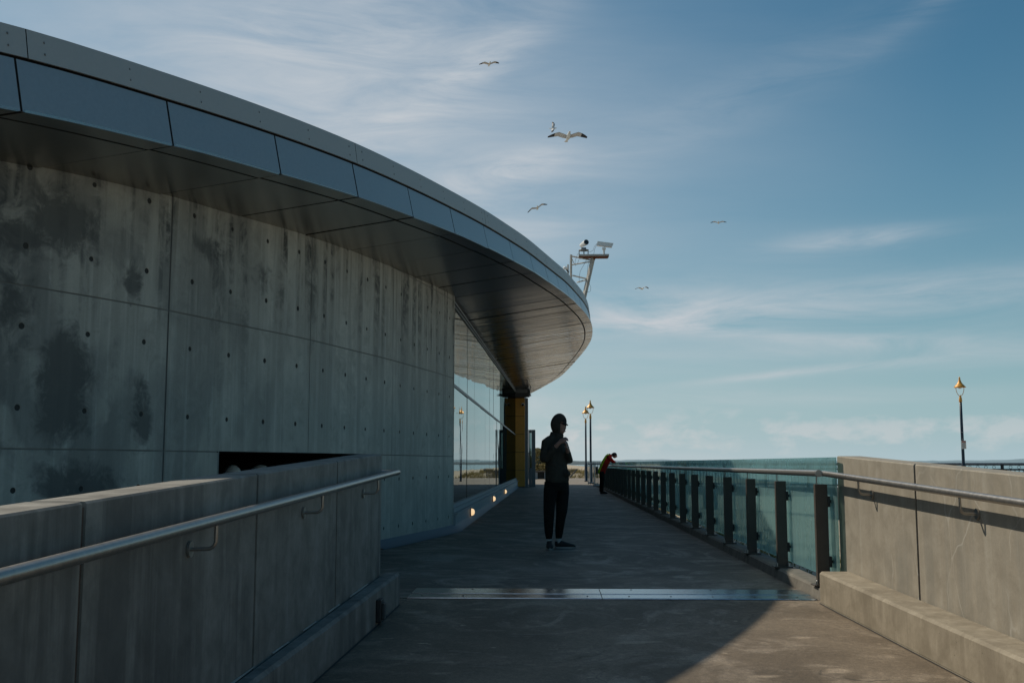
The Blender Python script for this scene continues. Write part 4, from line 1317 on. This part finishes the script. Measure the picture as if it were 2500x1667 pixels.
blades(mb, pts, 0.40, 0.4, 0.016, rnd)
tag(build(mb, 'dune_grass', ['dune_grass']), 'tan marram grass covering the dunes beyond the terrace', 'grass', kind='stuff')
mb = MB(); pts = []
for i in range(5200):
    x, y = 2.55 + abs(rnd.gauss(0, 2.6)), rnd.uniform(8.5, 56)
    pts.append((x, y, ground_z(x, y)))
blades(mb, pts, 0.10, 0.12, 0.008, rnd, 0, 5)
blades(mb, pts[::5], 0.16, 0.2, 0.012, rnd, 1, 4)
tag(build(mb, 'ground_cover', ['green_cover', 'dune_grass']), 'sparse green and tan ground plants on sand beside the kerb', 'ground cover', kind='stuff')

def crown_tree(name, label, cat, x, y, z, h, rx, rzv, seed, mat, nleaf, leaf, trunk=True, group=None):
    rnd = random.Random(seed)
    t = thing(name, (x, y, z), label, cat, group)
    cz = z + h - rzv * 0.9
    if trunk:
        mb = MB()
        mb.tube([(x, y, z - .3), (x + .05 * h * .3, y, z + h * .35), (x, y, cz)], [h * .035, h * .026, h * .012], 8)
        for k in range(5):
            a = rnd.uniform(0, 6.28)
            mb.tube([(x, y, z + h * (.35 + .08 * k)), (x + math.cos(a) * rx * .6, y + math.sin(a) * rx * .6, cz + rnd.uniform(-.3, .5) * rzv)], [h * .014, h * .005], 6)
        build(mb, 'trunk', ['bark'], t)
    mb = MB()
    cl = [(rnd.gauss(0, .5) * rx, rnd.gauss(0, .5) * rx, rnd.gauss(0.05, .45) * rzv, rnd.uniform(.25, .5)) for _ in range(16)]
    for i in range(nleaf):
        c = rnd.choice(cl)
        v = Vector((rnd.gauss(0, 1), rnd.gauss(0, 1), rnd.gauss(0, 1))).normalized() * (rnd.random() ** .4)
        p_ = Vector((x + c[0] + v.x * rx * c[3], y + c[1] + v.y * rx * c[3], cz + c[2] + v.z * rzv * c[3]))
        u = Vector((rnd.gauss(0, 1), rnd.gauss(0, 1), rnd.gauss(0, .6))).normalized() * leaf
        w = u.cross(Vector((rnd.gauss(0, 1), rnd.gauss(0, 1), rnd.gauss(0, 1)))).normalized() * leaf * .5
        mb.add([p_ - u, p_ - w, p_ + u, p_ + w], [(0, 1, 2, 3)])
    build(mb, 'crown', [mat], t)
crown_tree('grass_bush', 'tall tan grassy bush behind the seat wall', 'bush', -1.0, 92, 0.2, 1.6, 1.15, 1.0, 3, 'dune_grass', 2600, 0.11)
gz = -1.6
crown_tree('distant_tree', 'dark distant tree nearest the orange wall', 'tree', -5.6, 190, gz, 6.2, 2.6, 2.1, 5, 'leaf_dark', 1600, 0.28, True, 'distant trees')
crown_tree('distant_tree', 'dark rounded distant tree just left of hooded person', 'tree', -2.6, 205, gz, 4.6, 3.0, 1.7, 6, 'leaf_dark', 1600, 0.28, True, 'distant trees')
crown_tree('distant_tree', 'low dark distant tree between the other two', 'tree', -4.4, 215, gz, 4.0, 2.6, 1.5, 8, 'leaf_dark', 1300, 0.28, True, 'distant trees')

# ================================================================== PEOPLE
def to_world(org):
    """figure frame: u to the right of the picture, w towards the camera, z up"""
    return lambda u, w, z: Vector((org[0] + u, org[1] - w, org[2] + z))
def limb(mb, T, pts, rad, seg=12, side=None):
    mb.tube([T(*p) for p in pts], rad, seg, side=side)
def hand(mb, T, wrist, d, palm_n, thumb_side, curl=1.0):
    """palm plus five bent fingers; d points along the hand, palm_n out of the palm, thumb_side across it"""
    d = Vector(d).normalized(); nrm = Vector(palm_n); nrm = (nrm - d * nrm.dot(d)).normalized()
    sd = d.cross(nrm)
    if sd.dot(Vector(thumb_side)) < 0: sd = -sd
    w0 = Vector(wrist)
    pts = [w0 - d * 0.03, w0, w0 + d * 0.045, w0 + d * 0.09]
    mb.tube([T(*p) for p in pts], [(0.024, 0.024), (0.026, 0.021), (0.040, 0.017), (0.040, 0.015)], 12, side=T(*(w0 + sd)) - T(*w0))
    for i, (off, ln) in enumerate(((0.030, 0.070), (0.010, 0.080), (-0.011, 0.074), (-0.030, 0.058))):
        b = w0 + d * 0.085 + sd * off
        j1 = b + d * ln * 0.38 + nrm * ln * 0.12 * curl
        j2 = j1 + (d * 0.45 + nrm * 0.85 * curl).normalized() * ln * 0.34
        j3 = j2 + (d * -0.35 * curl + nrm * 0.9).normalized() * ln * 0.28
        mb.tube([T(*p) for p in (b - d * .02, b, j1, j2, j3)], [0.010, 0.0095, 0.0088, 0.008, 0.0065], 8)
    b = w0 + d * 0.03 + sd * 0.030
    t1 = b + (d * 0.6 + sd * 0.7 + nrm * .3).normalized() * 0.035
    t2 = t1 + (d * 0.8 + nrm * .6).normalized() * 0.032
    mb.tube([T(*p) for p in (b - sd * .012, b, t1, t2)], [0.013, 0.012, 0.010, 0.0075], 8)
def part_mesh(name, me, mat, parent):
    me.materials.clear(); me.materials.append(MATS[mat])
    off = OFF[parent.name]
    me.transform(Matrix.Translation(-off)); me.update()
    me.name = name
    return link(name, me, parent)
def shoe(T, heel, toe_dir, ln=0.285, wd=0.05, up=0.10):
    d = Vector((toe_dir[0], toe_dir[1], 0)).normalized()
    h = Vector(heel)
    def q(a, z): return h + d * (a * ln) + Vector((0, 0, z))
    side = Vector((-d.y, d.x, 0))
    u = MB()
    sv = T(*(h + side)) - T(*h)
    u.tube([T(*q(a, z)) for a, z in ((0.03, .055), (.12, .060), (.30, .060), (.5, .052), (.7, .044), (.88, .036), (.985, .028))],
           [(wd * .62, .035), (wd * .78, .046), (wd * .8, .048), (wd * .9, .036), (wd * 1.0, .028), (wd * .85, .021), (wd * .4, .011)], 14, side=sv)
    u.tube([T(*q(.17, .06)), T(*q(.16, .10)), T(*q(.155, up))], [(.036, .044), (.038, .042), (.037, .040)], 12, side=sv)
    s_ = MB()
    K = 18; vs = []
    for z in (0.0, 0.026):
        for j in range(K):
            a = 2 * math.pi * j / K
            along = 0.5 + 0.5 * math.cos(a)
            wdt = wd * (0.80 + 0.25 * along) * math.sin(a)
            fl = 1.0 if z > 0 else 0.96
            vs.append(T(*(h + d * ((along - .5) * fl + .5) * ln + side * wdt * fl + Vector((0, 0, z + 0.02 * max(0, along - .75))))))
    s_.add(vs, [tuple(reversed(range(K))), tuple(K + j for j in range(K))] + [(j, (j + 1) % K, K + (j + 1) % K, K + j) for j in range(K)])
    return u, s_

# ---- hooded person, facing right and slightly towards the camera
org = (0.075, 14.32, 0.0)
T = to_world(org)
pers = thing('person', org, 'person in dark hooded jacket, cap and black trousers holding hands at chest', 'person')
fdir = Vector((0.80, 0.60, 0)); rdir = Vector((-0.60, 0.80, 0))       # facing; the person's right
def TB(c, r, f=0.0, z=None):
    v = Vector((c[0], c[1], 0)) + rdir * r + fdir * f
    return (v.x, v.y, c[2] if z is None else z)
pel = (0.0, 0.0, 0.93); chest = (-0.015, 0.0, 1.27)
Rsh = (-0.140, 0.120, 1.395); Lsh = (0.092, -0.12, 1.375)
Relb = (-0.168, 0.165, 1.17); Lelb = (0.165, -0.02, 1.155)
Rwr = (0.028, 0.250, 1.385); Lwr = (0.140, 0.150, 1.305)
hd = Vector((0.040, 0.020, 1.630))
Rkn = (-0.105, 0.085, 0.50); Lkn = (0.052, -0.035, 0.50)
Ran = (-0.108, 0.07, 0.10); Lan = (0.020, -0.06, 0.10)
Rhip = (-0.075, 0.06, 0.90); Lhip = (0.065, -0.055, 0.90)
body = MB()
limb(body, T, [pel, (-.01, 0, 1.1), chest, (-.01, 0, 1.38), (0.0, 0.0, 1.45)], [(.11, .08), (.11, .08), (.13, .09), (.11, .075), (.055, .05)], 16, side=(rdir.x, -rdir.y, 0))
limb(body, T, [(0.0, 0.0, 1.45), (0.02, 0.01, 1.53), (0.035, .02, 1.58)], [.055, .052, .05])
body.ball(T(*hd), (0.080, 0.080, 0.105), 0, 3)
fwd = Vector((0.86, 0.40, -0.32)).normalized()
body.ball(T(*(hd + fwd * 0.032 + Vector((0, 0, -.062)))), (0.046, 0.046, 0.050), 0, 2)           # jaw
body.tube([T(*(hd + fwd * .075 + Vector((0, 0, .012)))), T(*(hd + fwd * .090 + Vector((0, 0, -.022)))), T(*(hd + fwd * .080 + Vector((0, 0, -.03))))], [.008, .014, .010], 8)   # nose
body.ball(T(*(hd + fwd * .083 + Vector((0, 0, -.058)))), (.018, .022, .008), 0, 1)
for sgn in (-1, 1):
    e_ = hd + rdir * (0.078 * sgn) + Vector((0, 0, -0.005))
    body.ball(T(*e_), (.016, .02, .03), 0, 1)
for a, b, c in ((Rsh, Relb, Rwr), (Lsh, Lelb, Lwr)):
    limb(body, T, [a, tuple((Vector(a) * .5 + Vector(b) * .5)), b], [.045, .042, .038])
    limb(body, T, [b, tuple(Vector(b) * .55 + Vector(c) * .45), c], [.038, .035, .025])
for a, b, c in ((Rhip, Rkn, Ran), (Lhip, Lkn, Lan)):
    limb(body, T, [a, b, c, (c[0], c[1], 0.05)], [.065, .05, .034, .032])
hand(body, T, Rwr, (0.55, 0.0, 0.38), (0.25, -0.55, -0.5), (0.0, .2, .6), 1.0)
hand(body, T, Lwr, (-0.18, 0.30, 0.68), (-0.5, 0.1, 0.0), (0.0, .6, .2), 1.0)
part_mesh('body', smooth_remesh(body, 0.0065, 3), 'skin', pers)
# jacket: torso, sleeves, hood
jk = MB()
limb(jk, T, [(0.005, 0, 0.865), (0.005, 0, 0.90), (0.0, 0, 1.0), (-.012, 0, 1.14), (-.018, 0.0, 1.28), (-.02, 0, 1.37), (-.012, 0, 1.43), (-0.002, 0, 1.475), (0.008, 0, 1.53)],
     [(.168, .135), (.182, .150), (.172, .145), (.160, .130), (.170, .132), (.148, .11), (.125, .10), (.100, .095), (.086, .09)], 20, side=(rdir.x, -rdir.y, 0))
limb(jk, T, [(-.03, .03, 1.455), (-.09, .075, 1.425), Rsh, tuple(Vector(Rsh) * .45 + Vector(Relb) * .55), Relb, (-0.165, .175, 1.145)], [.062, .066, .066, .062, .060, .045])
limb(jk, T, [(.02, -.03, 1.45), (.055, -.07, 1.415), Lsh, tuple(Vector(Lsh) * .45 + Vector(Lelb) * .55), Lelb, (.168, -.01, 1.13)], [.062, .064, .064, .060, .056, .045])
limb(jk, T, [Relb, tuple(Vector(Relb) * .6 + Vector(Rwr) * .4), tuple(Vector(Relb) * .22 + Vector(Rwr) * .78)], [.058, .050, .040])
limb(jk, T, [Lelb, tuple(Vector(Lelb) * .6 + Vector(Lwr) * .4), tuple(Vector(Lelb) * .2 + Vector(Lwr) * .8)], [.056, .048, .040])
jk.tube([T(.10, .085, .99), T(.13, .10, .985), T(.15, .06, .98)], [.05, .06, .04], 10)                  # front pouch
jm = smooth_remesh(jk, 0.011, 5)
part_mesh('jacket', jm, 'hoodie', pers)
# hood as an open shell round the head
bm = bmesh.new()
bmesh.ops.create_uvsphere(bm, u_segments=28, v_segments=18, radius=1)
face = Vector((0.80, 0.50, -0.33)).normalized()
kill = []
for v in bm.verts:
    d_ = v.co.normalized()
    if d_.dot(face) > 0.76: kill.append(v)
bmesh.ops.delete(bm, geom=kill, context='VERTS')
for v in bm.verts:
    c = v.co
    z = c.z * (0.142 if c.z > 0 else 0.16)
    k_ = 1.0 - 0.10 * max(0, -c.z)
    v.co = T(0.028 + c.x * 0.106 * k_ + (0.012 * c.z if c.z > 0 else 0), 0.012 + c.y * 0.114 * k_, 1.640 + z)
bmesh.ops.recalc_face_normals(bm, faces=bm.faces[:])
mb = MB(); mb.bm(bm, 0, True)
ho = build(mb, 'hood', ['hoodie'], pers)
so_ = ho.modifiers.new('thick', 'SOLIDIFY'); so_.thickness = 0.012; so_.offset = 0
sb_ = ho.modifiers.new('sub', 'SUBSURF'); sb_.levels = 1; sb_.render_levels = 1
# cap with brim
bm = bmesh.new()
bmesh.ops.create_uvsphere(bm, u_segments=20, v_segments=12, radius=1)
bmesh.ops.delete(bm, geom=[v for v in bm.verts if v.co.z < -0.12], context='VERTS')
rot_ = Matrix.Rotation(R(14), 3, 'Y')
for v in bm.verts:
    c = rot_ @ Vector((v.co.x * .084, v.co.y * .082, v.co.z * .078))
    v.co = T(hd.x + .008 + c.x, hd.y + c.y, hd.z + 0.045 + c.z)
mb = MB(); mb.bm(bm, 0, True)
capo = build(mb, 'cap', ['cap_black'], pers)
mb = MB(); vs = []
bd = Vector((0.86, 0.42, 0)).normalized(); bs = Vector((-bd.y, bd.x, 0))
for row, (dist, wdt, z) in enumerate(((0.055, .070, 0.040), (0.085, .066, .030), (.110, .052, .014), (.125, .030, .000))):
    for q_ in range(7):
        t_ = (q_ - 3) / 3
        p_ = Vector((hd.x, hd.y, hd.z)) + bd * (dist - .018 * t_ * t_) + bs * (wdt * t_) + Vector((0, 0, z - .012 * t_ * t_))
        vs.append(T(*p_))
mb.add(vs, [(r_ * 7 + q_, r_ * 7 + q_ + 1, (r_ + 1) * 7 + q_ + 1, (r_ + 1) * 7 + q_) for r_ in range(3) for q_ in range(6)], 0, True)
br = build(mb, 'brim', ['cap_black'], capo)
mo = br.modifiers.new('thick', 'SOLIDIFY'); mo.thickness = 0.005
# trousers
tr = MB()
limb(tr, T, [(0.005, 0, 0.96), (0.005, 0, 0.90), (0.0, 0.0, 0.83), (0, 0, .76)], [(.150, .115), (.165, .130), (.172, .135), (.14, .11)], 18, side=(rdir.x, -rdir.y, 0))
limb(tr, T, [(-.072, .058, .88), (-.085, .065, .74), (-.100, .08, .58), Rkn, (-.108, .08, .38), (-.110, .075, .24), (-.108, .07, .145), (-.108, .07, .125)], [.094, .094, .082, .076, .068, .060, .043, .041], 14)
limb(tr, T, [(.07, -.055, .88), (.078, -.05, .74), (.068, -.035, .58), (.062, -.02, .50), (.050, -.035, .40), (.030, -.055, .24), (.022, -.06, .145), (.021, -.06, .125)], [.092, .090, .082, .078, .066, .058, .044, .042], 14)
part_mesh('trousers', smooth_remesh(tr, 0.011, 4), 'trousers', pers)
for an, heel, td in ((Ran, (-0.105, 0.03, 0.0), (0.04, 1.0)), (Lan, (-0.035, -0.065, 0.0), (1.0, 0.10))):
    up_, sole = shoe(T, heel, td)
    sh = part_mesh('shoe', smooth_remesh(up_, 0.007, 2), 'shoe_dark', pers)
    build(sole, 'sole', ['shoe_sole'], sh)
    mb = MB(); mb.tube([T(an[0], an[1], .075), T(an[0], an[1], .135)], .0385, 14); build(mb, 'sock', ['sock'], pers)

# ---- worker leaning on the rail at the far end
org = (1.93, 40.4, 0.0)
T = to_world(org)
wk = thing('person', org, 'person in red jacket with yellow-green back leaning over the balustrade rail', 'person')
body = MB()
limb(body, T, [(-.02, 0, .86), (.06, 0, 1.02), (.16, 0, 1.20), (.25, 0, 1.36), (.31, 0, 1.42)], [(.15, .10), (.14, .105), (.16, .115), (.14, .09), (.06, .06)], 14, side=(0, 1, 0))
limb(body, T, [(.29, 0, 1.40), (.37, 0, 1.43), (.42, 0, 1.42)], [.055, .052, .06])
body.ball(T(.46, 0, 1.415), (.095, .078, .10), 0, 2)
body.tube([T(.53, 0, 1.40), T(.555, 0, 1.375), T(.535, 0, 1.36)], [.01, .014, .01], 8)
for w in (-1, 1):
    limb(body, T, [(.24, .17 * w, 1.36), (.36, .20 * w, 1.20), (.48, .14 * w, 1.155)], [.045, .04, .028])
    hand(body, T, (.47, .13 * w, 1.155), (.8, -.5 * w, .0), (0, 0, -1), (.3, -w, 0), .6)
    limb(body, T, [(-.02, .09 * w, .86), (-.03, .095 * w, .48), (-.05, .10 * w, .08)], [.08, .055, .04])
part_mesh('body', smooth_remesh(body, 0.009, 3), 'skin', wk)
jk = MB()
limb(jk, T, [(-.035, 0, .76), (-.02, 0, .86), (.05, 0, 1.02), (.15, 0, 1.20), (.235, 0, 1.345), (.29, 0, 1.42), (.32, 0, 1.44)], [(.175, .135), (.175, .135), (.17, .135), (.19, .14), (.185, .115), (.11, .085), (.08, .07)], 16, side=(0, 1, 0))
for w in (-1, 1):
    limb(jk, T, [(.20, .12 * w, 1.35), (.25, .18 * w, 1.355), (.36, .205 * w, 1.215), (.40, .19 * w, 1.185), (.47, .145 * w, 1.16)], [.08, .075, .062, .058, .048])
part_mesh('jacket', smooth_remesh(jk, 0.012, 4), 'red_jacket', wk)
vt = MB()      # yellow-green back panel lying on the jacket
spine = [(-.172, .76), (-.158, .86), (-.088, 1.02), (0.012, 1.235), (.125, 1.41), (.205, 1.475)]
vs = []
for i, (u, z) in enumerate(spine):
    hw = (.12, .125, .125, .13, .125, .09)[i]
    for q_ in range(7):
        t_ = (q_ - 3) / 3
        vs.append(T(u + .055 * t_ * t_ - .008, hw * t_ * 1.15, z - .03 * t_ * t_))
vt.add(vs, [(i * 7 + q_, i * 7 + q_ + 1, i * 7 + q_ + 8, i * 7 + q_ + 7) for i in range(5) for q_ in range(6)], 0, True)
vo = build(vt, 'back_panel', ['hivis'], wk)
mo = vo.modifiers.new('thick', 'SOLIDIFY'); mo.thickness = 0.02; mo.offset = 0
tr = MB()
limb(tr, T, [(-.03, 0, .90), (-.03, 0, .80), (-.03, 0, .72)], [(.145, .115), (.165, .13), (.15, .12)], 14, side=(0, 1, 0))
for w in (-1, 1):
    limb(tr, T, [(-.03, .085 * w, .82), (-.03, .09 * w, .50), (-.05, .10 * w, .12), (-.05, .10 * w, .07)], [.098, .085, .075, .078])
part_mesh('trousers', smooth_remesh(tr, 0.012, 4), 'trousers', wk)
mb = MB()
mb.ball(T(.445, 0, 1.445), (.105, .092, .088), 0, 2)
build(mb, 'hair', ['hair'], wk)
for w in (-1, 1):
    up_, sole = shoe(T, (-.10, .10 * w, 0), (1, 0.05 * w), .28, .05, .09)
    sh = part_mesh('shoe', smooth_remesh(up_, .01, 1), 'shoe_dark', wk)
    build(sole, 'sole', ['shoe_dark'], sh)

# ================================================================== GULLS
def gull(px, py, dist, label, yaw, bank, pitch, raise_l, raise_r, sc=1.0):
    """yaw 0 flies away along the view; bank and pitch in degrees; wing raises in metres at wrist and tip"""
    a = (px - 1250) / 2600; b = -(py - 833.5) / 2600
    pt_, th_ = R(6.528), R(2.09)
    d = Vector((a, math.cos(pt_) - b * math.sin(pt_), math.sin(pt_) + b * math.cos(pt_)))
    d = Vector((math.cos(th_) * d.x - math.sin(th_) * d.y, math.sin(th_) * d.x + math.cos(th_) * d.y, d.z)).normalized()
    p = Vector((0, 0, CAMZ)) + d * dist
    t = thing('seagull', p, label, 'seagull', 'seagulls in flight')
    t.rotation_euler = (R(pitch), R(bank), R(yaw))
    t.scale = (sc, sc, sc)
    OFF[t.name] = Vector((0, 0, 0))
    mb = MB()
    mb.tube([(0, .24, .015), (0, .20, .02), (0, .12, 0), (0, 0, -.01), (0, -.13, 0), (0, -.22, .012)], [.022, .038, .058, .066, .042, .016], 12)
    build(mb, 'body', ['gull_white'], t)
    mb = MB(); mb.ball((0, .225, .028), (.036, .045, .036), 0, 2); build(mb, 'head', ['gull_white'], t)
    mb = MB(); mb.tube([(0, .262, .022), (0, .30, .012), (0, .312, .002)], [.011, .008, .003], 6); build(mb, 'beak', ['gull_beak'], t)
    mb = MB(); mb.add([(-.02, -.18, .012), (.02, -.18, .012), (.062, -.31, .010), (0, -.325, .012), (-.062, -.31, .010), (0, -.2, .024)], [(0, 1, 2, 3), (0, 3, 4), (5, 1, 0)]); tl = build(mb, 'tail', ['gull_white'], t)
    m_ = tl.modifiers.new('th', 'SOLIDIFY'); m_.thickness = .006
    for s_, (wr, tp) in ((-1, raise_l), (1, raise_r)):
        st = [(0.03, .085, -.085, .01), (.16, .12, -.10, wr * .55), (.30, .15, -.075, wr), (.42, .11, -.085, wr * .7 + tp * .3), (.53, .045, -.09, wr * .25 + tp * .75), (.62, -.045, -.10, tp)]
        mb = MB(); vs = []
        for x, ya, yb, z in st:
            for f_, zo in ((0, 0), (.25, .012), (1, -.004)):
                vs.append((s_ * x, ya + (yb - ya) * f_, z + zo))
        k = len(st)
        fs = []; mi = []
        mb2 = MB()
        for i in range(k - 1):
            for q_ in range(2):
                mb.add([], [])
        mb.v += vs
        for i in range(k - 1):
            for q_ in range(2):
                mb.f.append((i * 3 + q_, i * 3 + q_ + 1, i * 3 + q_ + 4, i * 3 + q_ + 3)); mb.sm.append(True)
                mb.m.append(1 if i >= 3 else 0)
        w_ = build(mb, 'wing', ['gull_grey', 'gull_black'], t)
        m_ = w_.modifiers.new('th', 'SOLIDIFY'); m_.thickness = .012
gull(1387, 335, 34, 'large pale seagull with spread wings at the centre of the sky', 192, 3, 14, (.075, .02), (.085, .05), 1.02)
gull(1350, 314, 84, 'small seagull banking steeply just above the large pale one', 265, 48, 0, (.16, .2), (.1, .02))
gull(1195, 157, 66, 'topmost seagull, alone high in the sky left of centre', 195, 5, 6, (.10, .08), (.08, .02))
gull(1312, 508, 62, 'seagull tilted with one wing raised above the roof edge', 185, 20, 8, (.10, .02), (.08, -.04))
gull(1754, 544, 86, 'tiny seagull farthest to the right, alone in blue sky', 170, -3, 5, (.09, .06), (.08, .03))
gull(1568, 705, 88, 'tiny seagull lowest in the sky, right of the camera mast', 200, 6, 5, (.12, .0), (.11, .03))
